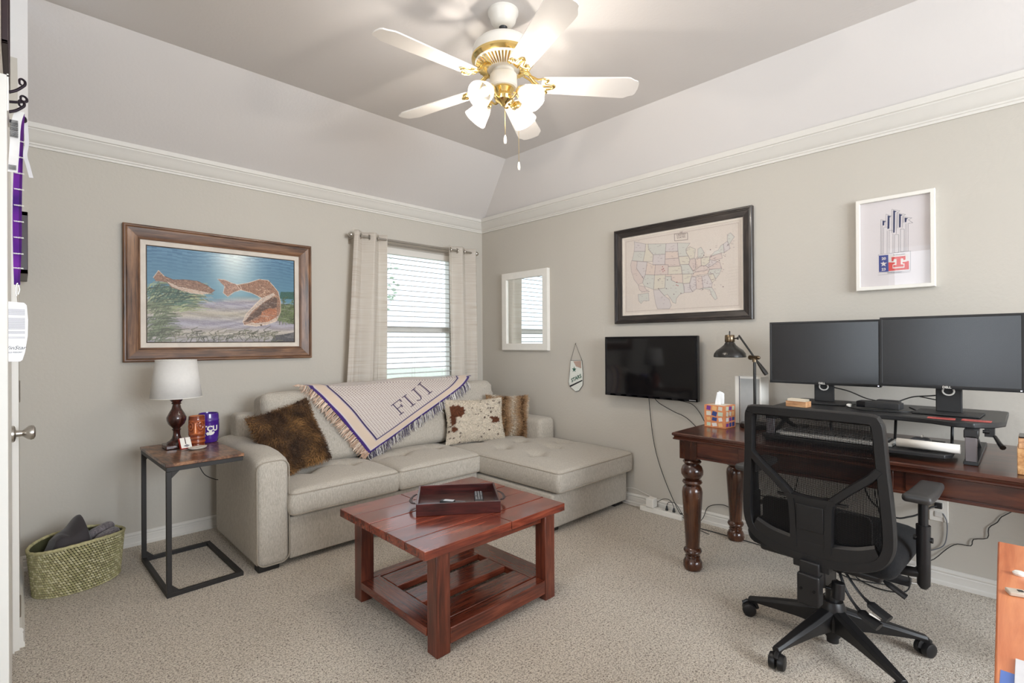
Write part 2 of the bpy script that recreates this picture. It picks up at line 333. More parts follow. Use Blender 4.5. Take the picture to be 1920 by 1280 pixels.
STATES=[(2, [(0.102, 0.045), (0.212, 0.101), (0.207, 0.195), (0.101, 0.174), (0.106, 0.097)]), (1, [(0.101, 0.174), (0.207, 0.195), (0.187, 0.325), (0.081, 0.293)]), (3, [(0.212, 0.101), (0.236, 0.106), (0.24, 0.176), (0.281, 0.254), (0.276, 0.341), (0.187, 0.325), (0.207, 0.195)]), (1, [(0.236, 0.106), (0.4, 0.138), (0.392, 0.269), (0.281, 0.254), (0.24, 0.176)]), (2, [(0.286, 0.255), (0.392, 0.269), (0.387, 0.399), (0.278, 0.381)]), (0, [(0.076, 0.292), (0.13, 0.312), (0.124, 0.404), (0.191, 0.554), (0.181, 0.603), (0.138, 0.623), (0.099, 0.548), (0.073, 0.441), (0.066, 0.349)]), (2, [(0.13, 0.312), (0.225, 0.338), (0.208, 0.499), (0.191, 0.554), (0.124, 0.404)]), (4, [(0.225, 0.338), (0.278, 0.381), (0.302, 0.389), (0.294, 0.518), (0.208, 0.499)]), (0, [(0.302, 0.389), (0.418, 0.408), (0.415, 0.53), (0.294, 0.518)]), (1, [(0.208, 0.499), (0.294, 0.518), (0.284, 0.702), (0.2, 0.65), (0.181, 0.603), (0.191, 0.554)]), (3, [(0.294, 0.518), (0.393, 0.529), (0.387, 0.698), (0.284, 0.702)]), (2, [(0.4, 0.138), (0.5, 0.151), (0.503, 0.254), (0.395, 0.239)]), (4, [(0.395, 0.239), (0.503, 0.254), (0.507, 0.339), (0.391, 0.33)]), (0, [(0.391, 0.33), (0.507, 0.342), (0.519, 0.438), (0.418, 0.433), (0.418, 0.408), (0.389, 0.4)]), (3, [(0.418, 0.433), (0.528, 0.445), (0.536, 0.542), (0.415, 0.53)]), (4, [(0.415, 0.53), (0.54, 0.543), (0.543, 0.657), (0.488, 0.643), (0.445, 0.607), (0.445, 0.559), (0.393, 0.551), (0.393, 0.529)]), (1, [(0.393, 0.551), (0.445, 0.559), (0.445, 0.607), (0.488, 0.643), (0.543, 0.657), (0.556, 0.706), (0.555, 0.777), (0.513, 0.796), (0.487, 0.842), (0.482, 0.901), (0.456, 0.887), (0.435, 0.831), (0.409, 0.78), (0.382, 0.795), (0.351, 0.743), (0.329, 0.703), (0.387, 0.698)]), (1, [(0.5, 0.151), (0.605, 0.179), (0.571, 0.244), (0.575, 0.292), (0.591, 0.331), (0.509, 0.321), (0.503, 0.254)]), (3, [(0.509, 0.325), (0.591, 0.333), (0.603, 0.381), (0.595, 0.432), (0.522, 0.426)]), (1, [(0.522, 0.426), (0.595, 0.436), (0.627, 0.514), (0.631, 0.556), (0.54, 0.543), (0.532, 0.452)]), (3, [(0.541, 0.546), (0.619, 0.554), (0.601, 0.664), (0.543, 0.662)]), (2, [(0.546, 0.666), (0.6, 0.666), (0.605, 0.723), (0.625, 0.773), (0.601, 0.776), (0.555, 0.777)]), (3, [(0.571, 0.244), (0.604, 0.221), (0.649, 0.26), (0.64, 0.364), (0.603, 0.369), (0.591, 0.331), (0.575, 0.292)]), (0, [(0.603, 0.381), (0.644, 0.37), (0.652, 0.448), (0.643, 0.517), (0.623, 0.514), (0.595, 0.438)]), (1, [(0.669, 0.264), (0.694, 0.245), (0.721, 0.321), (0.709, 0.371), (0.669, 0.371)]), (4, [(0.65, 0.377), (0.693, 0.376), (0.696, 0.467), (0.652, 0.507)]), (3, [(0.693, 0.376), (0.736, 0.37), (0.764, 0.375), (0.759, 0.443), (0.728, 0.472), (0.696, 0.467)]), (0, [(0.696, 0.467), (0.728, 0.472), (0.751, 0.499), (0.735, 0.531), (0.643, 0.535), (0.652, 0.507)]), (4, [(0.639, 0.54), (0.763, 0.524), (0.743, 0.573), (0.618, 0.59)]), (2, [(0.618, 0.59), (0.651, 0.598), (0.654, 0.741), (0.625, 0.773), (0.601, 0.723), (0.601, 0.664)]), (0, [(0.651, 0.598), (0.699, 0.595), (0.71, 0.736), (0.678, 0.75), (0.654, 0.741)]), (2, [(0.699, 0.595), (0.75, 0.586), (0.781, 0.687), (0.776, 0.738), (0.71, 0.736)]), (1, [(0.71, 0.736), (0.776, 0.738), (0.803, 0.804), (0.818, 0.873), (0.802, 0.889), (0.776, 0.835), (0.761, 0.765), (0.726, 0.749), (0.678, 0.75)]), (3, [(0.75, 0.586), (0.789, 0.58), (0.808, 0.645), (0.781, 0.687)]), (1, [(0.747, 0.574), (0.763, 0.524), (0.854, 0.528), (0.835, 0.592), (0.808, 0.645), (0.789, 0.58)]), (0, [(0.751, 0.499), (0.782, 0.482), (0.821, 0.443), (0.84, 0.457), (0.854, 0.528), (0.763, 0.524)]), (2, [(0.728, 0.472), (0.759, 0.443), (0.763, 0.409), (0.798, 0.427), (0.821, 0.443), (0.782, 0.482), (0.751, 0.499)]), (0, [(0.764, 0.375), (0.852, 0.346), (0.859, 0.41), (0.798, 0.427), (0.763, 0.409)]), (1, [(0.768, 0.373), (0.799, 0.324), (0.83, 0.308), (0.849, 0.261), (0.868, 0.248), (0.874, 0.351), (0.852, 0.346)]), (2, [(0.868, 0.248), (0.898, 0.22), (0.912, 0.274), (0.915, 0.314), (0.882, 0.341), (0.874, 0.351)]), (1, [(0.898, 0.22), (0.898, 0.147), (0.921, 0.13), (0.949, 0.182), (0.927, 0.227), (0.908, 0.268)]), (1, [(0.137, 0.751), (0.237, 0.743), (0.241, 0.843), (0.189, 0.839), (0.165, 0.875), (0.142, 0.834)]), (0, [(0.138, 0.63), (0.2, 0.656), (0.218, 0.703), (0.246, 0.725), (0.181, 0.724), (0.152, 0.695)]), (2, [(0.283, 0.71), (0.338, 0.717), (0.382, 0.795), (0.426, 0.848), (0.443, 0.922), (0.426, 0.963), (0.319, 0.956), (0.301, 0.886)])]
MAPBOX=[(0.473, 0.036), (0.585, 0.046), (0.586, 0.13), (0.476, 0.121)]
PINS=[(0.367, 0.424), (0.376, 0.45), (0.362, 0.461), (0.384, 0.476), (0.371, 0.487), (0.488, 0.673), (0.501, 0.681), (0.492, 0.638), (0.181, 0.527), (0.717, 0.349), (0.768, 0.292), (0.228, 0.62), (0.328, 0.583), (0.343, 0.575), (0.41, 0.597), (0.836, 0.434), (0.901, 0.266), (0.864, 0.743), (0.706, 0.753), (0.466, 0.785), (0.526, 0.78), (0.329, 0.697), (0.399, 0.705)]
POSTER={'navy': [[(0.334, 0.23), (0.385, 0.246), (0.358, 0.254), (0.357, 0.288), (0.333, 0.289)], [(0.409, 0.177), (0.46, 0.196), (0.436, 0.204), (0.431, 0.333), (0.404, 0.337)], [(0.49, 0.127), (0.54, 0.147), (0.516, 0.154), (0.507, 0.387), (0.486, 0.39)], [(0.572, 0.179), (0.624, 0.198), (0.598, 0.206), (0.592, 0.337), (0.57, 0.337)], [(0.649, 0.233), (0.701, 0.244), (0.679, 0.252), (0.671, 0.287), (0.651, 0.285)]], 'lines': [[(0.301, 0.622), (0.308, 0.216), (0.385, 0.241)], [(0.32, 0.624), (0.326, 0.288)], [(0.343, 0.62), (0.349, 0.312), (0.404, 0.312)], [(0.396, 0.624), (0.401, 0.355)], [(0.424, 0.62), (0.428, 0.352), (0.484, 0.363)], [(0.48, 0.619), (0.483, 0.4)], [(0.38, 0.305), (0.385, 0.16), (0.467, 0.191)], [(0.466, 0.388), (0.47, 0.112), (0.586, 0.147), (0.54, 0.162), (0.53, 0.405)], [(0.503, 0.621), (0.506, 0.413), (0.565, 0.418), (0.562, 0.625), (0.503, 0.621)], [(0.55, 0.343), (0.553, 0.164), (0.663, 0.198), (0.624, 0.214), (0.616, 0.344)], [(0.586, 0.616), (0.589, 0.357), (0.644, 0.363), (0.64, 0.62), (0.586, 0.616)], [(0.632, 0.288), (0.633, 0.22), (0.751, 0.247), (0.7, 0.264), (0.763, 0.304), (0.696, 0.305), (0.692, 0.624)], [(0.664, 0.622), (0.668, 0.303)], [(0.268, 0.642), (0.269, 0.625), (0.728, 0.621), (0.725, 0.847)], [(0.265, 0.839), (0.725, 0.847)], [(0.264, 0.866), (0.719, 0.86)]], 'blue': [(0.275, 0.637), (0.412, 0.639), (0.416, 0.836), (0.275, 0.831)], 'red': [(0.415, 0.728), (0.703, 0.733), (0.705, 0.828), (0.416, 0.83)], 'cream': [(0.416, 0.647), (0.704, 0.651), (0.703, 0.733), (0.415, 0.728)], 'T_w': [(0.442, 0.659), (0.676, 0.662), (0.675, 0.739), (0.617, 0.738), (0.617, 0.756), (0.643, 0.758), (0.642, 0.805), (0.474, 0.804), (0.475, 0.758), (0.511, 0.75), (0.512, 0.736), (0.441, 0.729)], 'T_r': [(0.459, 0.671), (0.658, 0.672), (0.657, 0.716), (0.63, 0.718), (0.624, 0.698), (0.591, 0.696), (0.59, 0.765), (0.629, 0.767), (0.632, 0.794), (0.484, 0.791), (0.484, 0.764), (0.531, 0.765), (0.532, 0.697), (0.492, 0.697), (0.485, 0.719), (0.461, 0.72)], 'star': [(0.34, 0.709), (0.351, 0.727), (0.395, 0.728), (0.363, 0.746), (0.376, 0.771), (0.342, 0.756), (0.312, 0.767), (0.325, 0.744), (0.297, 0.726), (0.33, 0.726)], 'n20': [(0.323, 0.667), (0.371, 0.692)], 'n23': [(0.321, 0.793), (0.369, 0.817)], 'tx1': [(0.466, 0.647), (0.676, 0.654)], 'tx2': [(0.368, 0.852), (0.635, 0.849)]}
# ================================================================ the room
HC = 2.85; ZW = 2.44; IA = .72; IB = .345     # ceiling height, wall height, run of the two slopes
XL = -3.385; YF = -7.3
# carpet
m, nt, b = nodes_of('carpet'); setp(b, .95, 0, .1, 0, .3)
v = coords(nt); n1 = noise(nt, v, 135, 3, .8, .6); n2 = noise(nt, v, 300, 2, .6); n3 = noise(nt, v, 1.3, 3, .5)
ad = nt.nodes.new('ShaderNodeMath'); ad.operation = 'MULTIPLY_ADD'; ad.inputs[1].default_value = .62; nt.links.new(n1, ad.inputs[0])
a2 = nt.nodes.new('ShaderNodeMath'); a2.operation = 'MULTIPLY'; a2.inputs[1].default_value = .38; nt.links.new(n2, a2.inputs[0]); nt.links.new(a2.outputs[0], ad.inputs[2])
c1 = ramp(nt, ad.outputs[0], [(.415, hexc(96, 77, 58)), (.46, hexc(200, 183, 161)), (.53, hexc(246, 235, 219))])
c2 = ramp(nt, n3, [(.3, (.9, .9, .9)), (.7, (1, 1, 1))])
mx = nt.nodes.new('ShaderNodeMix'); mx.data_type = 'RGBA'; mx.blend_type = 'MULTIPLY'; mx.inputs[0].default_value = 1
nt.links.new(c1, mx.inputs[6]); nt.links.new(c2, mx.inputs[7]); nt.links.new(mx.outputs[2], b.inputs['Base Color'])
bump(nt, b, ad.outputs[0], 1.0, .014); M_carpet = m
fl = MB()
NX, NY = 60, 76; X0, X1, Y0, Y1 = -5.2, .12, YF-.12, .12
struct('floor', MB().box(X0, X1, Y0, Y1, -.06, 0), M_carpet, smooth=0)
# walls
WX0, WX1, WZ0, WZ1 = -1.27, -.35, .84, 2.09   # window opening
wb = MB()
wb.box(XL, WX0, 0, .12, 0, ZW); wb.box(WX1, .12, 0, .12, 0, ZW); wb.box(WX0, WX1, 0, .12, 0, WZ0); wb.box(WX0, WX1, 0, .12, WZ1, ZW)
struct('wall_back', wb, M_wall, smooth=0)
struct('wall_right', MB().box(0, .12, YF, 0, 0, ZW), M_wall, smooth=0)
wl = MB(); wl.box(XL-.12, XL, -.98, .12, 0, ZW); wl.box(-3.57, -3.45, -2.1, -.98, 0, ZW+.7); wl.box(-3.45, -3.42, -2.1, -.98, 2.06, ZW+.7); wl.box(-5.2, -3.45, -2.22, -2.1, 0, ZW+.7)
struct('wall_left', wl, M_wall, smooth=0)
# walls behind the camera, with two unseen window openings added to let in fill light
wf = MB(); wf.box(-5.2, -3.35, YF-.12, YF, 0, 3.2); wf.box(-.85, .12, YF-.12, YF, 0, 3.2); wf.box(-3.35, -.85, YF-.12, YF, 0, .95); wf.box(-3.35, -.85, YF-.12, YF, 2.55, 3.2)
struct('wall_front', wf, M_wall, smooth=0)
ws = MB(); ws.box(-5.2, -5.08, YF, -2.1, 0, .6); ws.box(-5.2, -5.08, YF, -2.1, 2.5, 3.2); ws.box(-5.2, -5.08, YF, -3.65, .6, 2.5); ws.box(-5.2, -5.08, -2.55, -2.1, .6, 2.5)  # opening set where the right monitor reflects it as a sheen
struct('wall_side', ws, M_wall, smooth=0)
# ceiling : two slopes and a flat field
cl = MB()
cl.add([(XL-.1, 0, ZW), (0, 0, ZW), (-IB, -IA, HC), (XL-.1, -IA, HC), (0, YF, ZW), (-IB, YF, HC), (-5.2, -IA, HC), (-5.2, YF, HC)],
       [(0, 3, 2, 1), (1, 2, 5, 4), (3, 6, 7, 5, 2)])
cl.add([(XL-.1, .12, ZW), (.12, .12, ZW), (-IB, -IA, HC+.12), (XL-.1, -IA, HC+.12), (.12, YF, ZW), (-IB, YF, HC+.12), (-5.2, -IA, HC+.12), (-5.2, YF, HC+.12)],
       [(0, 1, 2, 3), (1, 4, 5, 2), (3, 2, 5, 7, 6)])
cl.add([(XL-.1, 0, ZW), (XL-.1, -IA, HC), (XL-.1, -IA, ZW-.2), (XL-.1, 0, ZW-.2)], [(0, 1, 2, 3)])
cl.box(-5.2, XL-.1, -2.1, .12, HC-.02, HC+.1)
struct('ceiling', cl, M_ceil, smooth=0)
# crown moulding with mitre at the corner
prof = [(0, 2.362), (.010, 2.362), (.010, 2.374), (.016, 2.378), (.016, 2.386), (.024, 2.392), (.034, 2.402), (.048, 2.424), (.060, 2.440), (.066, 2.446), (.066, 2.452), (.074, 2.456), (.074, 2.49), (0, 2.49)]
def run(profile, a, b, miter_a, miter_b, side):
    mb = MB(); n = len(profile); v = []
    for end, mit in ((a, miter_a), (b, miter_b)):
        for d, z in profile:
            if side == 'back': v.append((end + mit*d, -d, z))
            elif side == 'right': v.append((-d, end+mit*d, z))
            else: v.append((XL+d, end+mit*d, z))
    f = [tuple(range(n))[::-1], tuple(range(n, 2*n))]+[(i, (i+1) % n, (i+1) % n+n, i+n) for i in range(n)]
    if side in ('right',): f = [q[::-1] for q in f]
    return mb.add(v, f)
struct('trim_1', run(prof, -3.362, 0, 0, -1, 'back'), M_trim, smooth=30)
struct('trim_2', run(prof, 0, YF, -1, 0, 'right'), M_trim, smooth=30)
struct('trim_3', MB().box(-3.41, -3.352, -.80, -.72, 2.2, HC), M_ceil, smooth=0)
bp = [(0, 0), (.016, 0), (.016, .018), (.012, .024), (.011, .05), (.012, .056), (.008, .062), (.012, .068), (.012, .074), (.006, .082), (0, .084)]
struct('baseboard_back', run(bp, XL, 0, 1, -1, 'back'), M_trim, smooth=30)
struct('baseboard_right', run(bp, 0, YF, -1, 0, 'right'), M_trim, smooth=30)
struct('baseboard_left', run(bp, 0, -.98, -1, 0, 'left'), M_trim, smooth=30)

# ---------------- window with its two sashes, sill and outside
w = struct('window_1', MB().box(WX0, WX0+.03, .055, .12, WZ0, WZ1).box(WX1-.03, WX1, .055, .12, WZ0, WZ1).box(WX0, WX1, .055, .12, WZ0, WZ0+.03).box(WX0, WX1, .055, .12, WZ1-.03, WZ1), M_trim, smooth=0)
struct('sash_rail', MB().box(WX0+.03, WX1-.03, .07, .115, 1.345, 1.40), M_trim, w, smooth=0, bev=.003)
struct('window_sill', MB().box(WX0-.02, WX1+.02, -.03, .055, WZ0-.025, WZ0), M_trim, w, smooth=0, bev=.004)
for z0, z1 in ((WZ0+.03, 1.345), (1.40, WZ1-.03)):
    struct('pane', MB().box(WX0+.03, WX1-.03, .092, .095, z0, z1), thinglass('window_glass'), w, smooth=0)
# blind : headrail, slats, ladder tapes
bl = thing('window_blind', 'white horizontal slat blind hanging in the window, slats open', 'blind', (-.81, .03, WZ1))
M_slat = translucent('blind_slat', (.80, .80, .79), .12)
link('headrail', MB().box(WX0+.01, WX1-.01, .005, .055, WZ1-.055, WZ1), M_trim, bl, world=True, bev=.002)
sl = None; nsl = 25
for i in range(nsl):
    z = WZ1-.085-i*(WZ1-.085-WZ0-.05)/(nsl-1)-WZ1
    if sl is None:
        sb = MB(); P = [(-.45, -.023, -.002), (.45, -.023, -.002), (.45, 0, .002), (-.45, 0, .002), (-.45, .023, -.002), (.45, .023, -.002)]
        T = Matrix.Rotation(math.radians(8), 4, 'X')
        sb.add(P, [(0, 1, 2, 3), (3, 2, 5, 4)], T); sb.add([(x, y, q-.0025) for x, y, q in P], [(3, 2, 1, 0), (4, 5, 2, 3)], T)
        sl = link('slat', sb, M_slat, bl, loc=(0, 0, z))
    else:
        o = sl.copy(); COL.objects.link(o); o.parent = bl; o.location = (0, 0, z)
link('bottom_rail', MB().box(-.45, .45, -.02, .02, WZ0+.012-WZ1, WZ0+.03-WZ1), M_trim, bl, bev=.002)
for x in (-.34, 0, .34):
    link('ladder_cord', MB().box(x-.001, x+.001, -.024, -.023, WZ0+.03-WZ1, -.05).box(x-.001, x+.001, .023, .024, WZ0+.03-WZ1, -.05), M_wcord, bl, smooth=0)
# outdoors
struct('ground_outside', MB().box(-14, 14, .4, 22, -.3, -.2), plain('lawn_grass', hexc(190, 196, 176), .9, var=.2, nscale=9), smooth=0)
M_leaf = plain('tree_leaves', hexc(178, 192, 172), .7, var=.25, nscale=6)
M_bark = plain('tree_bark', hexc(120, 100, 85), .9, var=.3)
def tree(x, y, h, r, seed, label):
    t = thing('leafy_tree', label, 'tree', (x, y, -.2)); rs = np.random.RandomState(seed)
    link('trunk', MB().tube(spline([(0, 0, 0), (.08, .05, h*.4), (-.05, 0, h*.8)], 5), [.12-.006*i for i in range(11)], 8), M_bark, t)
    mb = MB()
    for i in range(1500):
        p = rs.normal(size=3); p = p/np.linalg.norm(p)*r*rs.rand()**.4; p = Vector((p[0], p[1], p[2]*.8+h)); M = Matrix.Translation(p) @ Matrix.Rotation(rs.rand()*6.3, 4, 'Z') @ Matrix.Rotation(rs.rand()*3.1, 4, 'X'); q = .07
        mb.add([(-q, 0, 0), (0, -q*.5, .01), (q, 0, 0), (0, q*.5, .01)], [(0, 1, 2, 3)], M)
    stuff(link('foliage', mb, M_leaf, t, smooth=0))
tree(-.4, 5.2, 2.6, 1.2, 1, 'leafy garden tree outside the window, nearest the glass')
tree(1.6, 7.0, 2.9, 1.5, 2, 'taller garden tree further off to the right beyond the window')
fe = thing('garden_fence', 'pale board fence across the garden behind the trees', 'fence', (0, 9, -.2))
for i in range(40):
    if i == 0: fb = link('board', MB().box(-.07, .07, 0, .02, 0, 1.5), plain('fence_wood', hexc(190, 175, 160), .8, var=.2), fe, loc=(-3, 0, 0), smooth=0)
    else: o = fb.copy(); COL.objects.link(o); o.parent = fe; o.location = (-3+i*.15, 0, 0)

# ---------------- doors at the left edge
M_door = plain('door_paint', hexc(232, 230, 224), .4, var=.01)
d1 = struct('door_1', MB().box(-3.45, -3.405, -1.80, -1.02, .015, 2.05), M_door, smooth=0, bev=.003)
kn = MB(); T = TR(-3.405, -1.09, .9, 0, 90, 0)
kn.lathe([(.033, 0), (.033, .006), (.028, .010), (.013, .013), (.012, .030), (.017, .036), (.026, .046), (.029, .056), (.027, .064), (.018, .069), (.0001, .070)], 24, T)
struct('door_handle', kn, M_steel, d1)
for z in (.17, 1.06, 1.87):
    struct('hinge', MB().cyl((-3.388, -.97, z-.045), (-3.388, -.97, z+.045), .008, 10), M_steel, d1)
struct('trim_4', MB().box(-3.45, XL, -1.0, -.98, 0, 2.1).box(-3.45, -3.40, -1.015, -1.0, 0, 2.1), M_trim, smooth=0)
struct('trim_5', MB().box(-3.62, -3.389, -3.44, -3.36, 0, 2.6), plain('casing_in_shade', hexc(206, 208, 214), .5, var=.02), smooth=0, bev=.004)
# coat hooks hung over the door top
hk = thing('door_hook_rack', 'dark scrolled over-door coat hooks on the white door', 'coat rack', (-3.405, -1.70, 2.04))
M_iron = plain('dark_iron', (.02, .012, .02), .35, metal=.6)
link('back_plate', MB().box(-3.4055, -3.4015, -1.78, -1.62, 1.95, 2.06).box(-3.45, -3.4015, -1.78, -1.62, 2.052, 2.056), M_door, hk, world=True)
def scroll(y, z0, dx, dz):
    p = [(-3.402, y, z0), (-3.402+dx*.45, y, z0+dz*.3), (-3.402+dx*.85, y, z0+dz*.75), (-3.402+dx, y, z0+dz), (-3.402+dx*.98, y, z0+dz+.009), (-3.402+dx*.80, y, z0+dz+.014), (-3.402+dx*.66, y, z0+dz+.010), (-3.402+dx*.68, y, z0+dz-.002), (-3.402+dx*.8, y, z0+dz-.004)]
    s = spline(p, 5); return MB().tube(s, [.0045-.002*i/len(s) for i in range(len(s))], 8)
for y, z0, dx, dz in ((-1.74, 2.02, .036, .036), (-1.68, 2.012, .040, .014), (-1.74, 1.96, .034, .03), (-1.67, 1.955, .037, .01)):
    link('hook', scroll(y, z0, dx, dz), M_iron, hk, world=True)
# tag, lanyards and pass
def ribbon(name, pts, wid, mat, parent, th=.0012, dirv=(0, 1, 0)):
    mb = MB(); P = spline(pts, 5); d = Vector(dirv)*wid/2; v = []
    for p in P: v += [p-d, p+d]
    f = [(2*i, 2*i+1, 2*i+3, 2*i+2) for i in range(len(P)-1)]; k = len(v)
    nrm = Vector((1, 0, 0)) if abs(dirv[0]) < .5 else Vector((0, 1, 0))
    v += [p+nrm*th for p in v]; f += [tuple(i+k for i in q)[::-1] for q in f]
    f += [(0, k, k+1, 1), (k-2, k-1, 2*k-1, 2*k-2)]
    return link(name, mb.add(v, f), mat, parent, world=True)
tg = thing('paper_tag', 'long white paper luggage tag with bar codes hanging from the lowest hook', 'tag', (-3.39, -1.735, 1.95))
ribbon('strip', [(-3.378, -1.735, 1.97), (-3.386, -1.735, 1.93), (-3.390, -1.735, 1.85), (-3.394, -1.735, 1.78)], .022, plain('tag_paper', hexc(232, 230, 228), .6), tg, dirv=(1, -.25, 0))
bars = MB(); rs = random.Random(5); z = 1.938
while z > 1.885: h = rs.choice((.001, .002, .0014)); bars.box(-3.400, -3.3815, -1.7415, -1.7405, z-h, z); z -= h+rs.choice((.001, .0016))
z = 1.80
while z > 1.786: bars.box(-3.403, -3.386, -1.7415, -1.7405, z-.0012, z); z -= .0025
stuff(link('bar_code', bars, M_black, tg, world=True, smooth=0))
ly = thing('purple_lanyard', 'purple lanyard with small white lettering hanging from a door hook', 'lanyard', (-3.38, -1.70, 1.97))
m, nt, b = nodes_of('purple_ribbon'); setp(b, .45, 0, .4); MATS['purple_ribbon'] = m
nt.links.new(ramp(nt, noise(nt, coords(nt, (1, 1, 1)), 9, 1), [(.35, hexc(70, 20, 120)), (.65, hexc(120, 40, 160))]), b.inputs['Base Color'])
ribbon('strap', [(-3.372, -1.700, 1.975), (-3.376, -1.698, 1.85), (-3.379, -1.697, 1.70), (-3.380, -1.697, 1.55), (-3.3845, -1.695, 1.44)], .020, m, ly, dirv=(.5, -.85, 0))
ribbon('strap', [(-3.374, -1.69, 1.972), (-3.385, -1.694, 1.80), (-3.388, -1.695, 1.62), (-3.3855, -1.694, 1.44)], .016, m, ly, dirv=(.9, -.4, 0))
for k, z in enumerate((1.885, 1.835, 1.785, 1.735, 1.685, 1.635, 1.585, 1.535, 1.49)):
    link('lettering', text_mb('WINSTAR', .0052, Matrix.Translation((-3.3785-.0005*k, -1.712, z)) @ UPRIGHT, bold=.0002), M_wplas, ly, world=True, smooth=0)
link('clip', MB().tube(spline([(-3.385, -1.695, 1.445), (-3.380, -1.695, 1.425), (-3.386, -1.695, 1.405), (-3.388, -1.695, 1.425)], 5, True), .0016, 6, closed=True).cyl((-3.385, -1.695, 1.41), (-3.382, -1.695, 1.375), .002, 8), M_steel, ly, world=True)
ps = thing('event_pass', 'white plastic event pass with fine print clipped to the purple lanyard', 'badge', (-3.39, -1.70, 1.21))
pc = MB(); pc.prism([(x-3.398, z+1.29) for x, z in [(-.045, .1), (-.03, .098), (.028, .094), (.034, .086), (.037, .04), (.036, -.01), (.030, -.06), (.024, -.085), (.018, -.09), (-.045, -.088)]], -1.702, -1.700)
link('card', pc, plain('card_white', hexc(236, 234, 236), .35, var=.01), ps, world=True, bev=.0005)
gl = MB()
for z0, z1 in ((1.345, 1.363), (1.300, 1.336), (1.287, 1.294), (1.272, 1.277)):
    zz = z1
    while zz > z0: gl.box(-3.44, -3.368, -1.7026, -1.7021, zz-.0012, zz); zz -= .0028
stuff(link('fine_print', gl, plain('grey_print', hexc(150, 148, 155), .6), ps, world=True, smooth=0))
link('signature_lettering', text_mb('WinStar', .016, Matrix.Translation((-3.394, -1.7025, 1.243)) @ UPRIGHT, shear=.35), M_black, ps, world=True, smooth=0)
link('small_lettering', text_mb('WORLD RESORT', .0058, Matrix.Translation((-3.396, -1.7025, 1.229)) @ UPRIGHT), M_black, ps, world=True, smooth=0)
tw = thing('white_string', 'limp white fabric strap hanging behind the purple lanyard', 'strap', (-3.37, -1.66, 1.96))
ribbon('strap', [(-3.365, -1.66, 1.965), (-3.362, -1.66, 1.90), (-3.366, -1.66, 1.86), (-3.360, -1.66, 1.83), (-3.352, -1.66, 1.79)], .010, plain('tag_paper', hexc(232, 230, 228), .6), tw, dirv=(1, -.3, 0))
# dark pictures seen edge-on on the left wall
def edge_frame(y0, y1, z0, z1, x0, x1, label, t_=.02):
    t = thing('picture_frame', label, 'picture', (x0, (y0+y1)/2, z0))
    link('frame', MB().box(x0, x1, y0, y1, z0, z0+t_).box(x0, x1, y0, y1, z1-t_, z1).box(x0, x1, y0, y0+t_, z0, z1).box(x0, x1, y1-t_, y1, z0, z1), plain('dark_frame', hexc(48, 30, 34), .4), t, world=True, bev=.002)
    link('backing_board', MB().box(x0, x1-.006, y0+t_, y1-t_, z0+t_, z1-t_), plain('dark_print', hexc(40, 42, 44), .4) if z1 < 2 else M_wplas, t, world=True)
edge_frame(-.50, -.06, 1.60, 1.90, XL, -3.352, 'small dark picture hung on the left wall near the corner, seen edge-on')
edge_frame(-1.62, -1.16, 2.22, 2.75, -3.420, -3.404, 'dark framed picture hung high above the open door, seen edge-on', .010)
# ================================================================ things on the walls
def miter_frame(mb_or_none, x0, x1, z0, z1, prof):
    """picture frame moulding: prof = [(inset from the outer edge, depth toward the room)]"""
    mb = MB(); v = []
    n = len(prof)
    for (cx, cz, sx, sz) in ((x0, z0, 1, 1), (x1, z0, -1, 1), (x1, z1, -1, -1), (x0, z1, 1, -1)):
        for d, y in prof: v.append((cx+sx*d, -y, cz+sz*d))
    f = []
    for k in range(4):
        j = (k+1) % 4
        for i in range(n-1): f.append((k*n+i, j*n+i, j*n+i+1, k*n+i+1))
    return mb.add(v, f)
M_print = vcol('print_matte', .55, .3)
M_cover = thinglass('cover_glass')
# ---- fish painting
pf = thing('framed_painting', 'large fish painting in a wide brown wood frame over the lamp', 'painting', (-2.35, 0, 1.143))
W, H = 1.16, .858
M_fw = wood('walnut_frame', hexc(52, 32, 20), hexc(104, 70, 46), hexc(140, 100, 68), 'x', 1.6, .45, .1, 22)
M_fwz = wood('walnut_frame_upright', hexc(52, 32, 20), hexc(104, 70, 46), hexc(140, 100, 68), 'z', 1.6, .45, .1, 22)
fp = [(0, 0), (0, .034), (.006, .038), (.013, .038), (.016, .034), (.022, .036), (.06, .030), (.078, .024), (.080, .027), (.088, .024), (.090, .010)]
x0, x1 = -W/2, W/2
def frame_sides(name, x0, x1, z0, z1, prof, mh, mv, parent):
    full = miter_frame(None, x0, x1, z0, z1, prof); n = len(prof)-1
    for k in range(4):
        mb = MB(); mb.v = list(full.v); mb.f = full.f[k*n:(k+1)*n]
        used = sorted({i for q in mb.f for i in q}); mp = {a: i for i, a in enumerate(used)}
        mb.v = [mb.v[i] for i in used]; mb.f = [tuple(mp[i] for i in q) for q in mb.f]
        link(name, mb, mh if k % 2 == 0 else mv, parent, smooth=25)
frame_sides('frame_side', x0, x1, 0, H, fp, M_fw, M_fwz, pf)
link('liner', miter_frame(None, x0+.088, x1-.088, .088, H-.088, [(0, .010), (0, .016), (.030, .012), (.032, .006)]), plain('linen_liner', hexc(218, 208, 196), .8, bs=.3), pf, smooth=0)
link('inner_edge', miter_frame(None, x0+.119, x1-.119, .119, H-.119, [(0, .011), (.004, .012), (.006, .007)]), plain('dark_slip', hexc(70, 55, 40), .4), pf, smooth=0)
cv = Canvas(330, 212, (78, 118, 146)); rs = np.random.RandomState(7)
Y, X = np.mgrid[0:212, 0:330]; u = X/329; vv = Y/211
g = np.exp(-((u-.55)/.16)**2)*np.clip(1.0-vv*1.6, 0, 1)
base = np.stack([66+vv*50+150*g, 104+vv*60+118*g, 134+vv*40+86*g], -1)
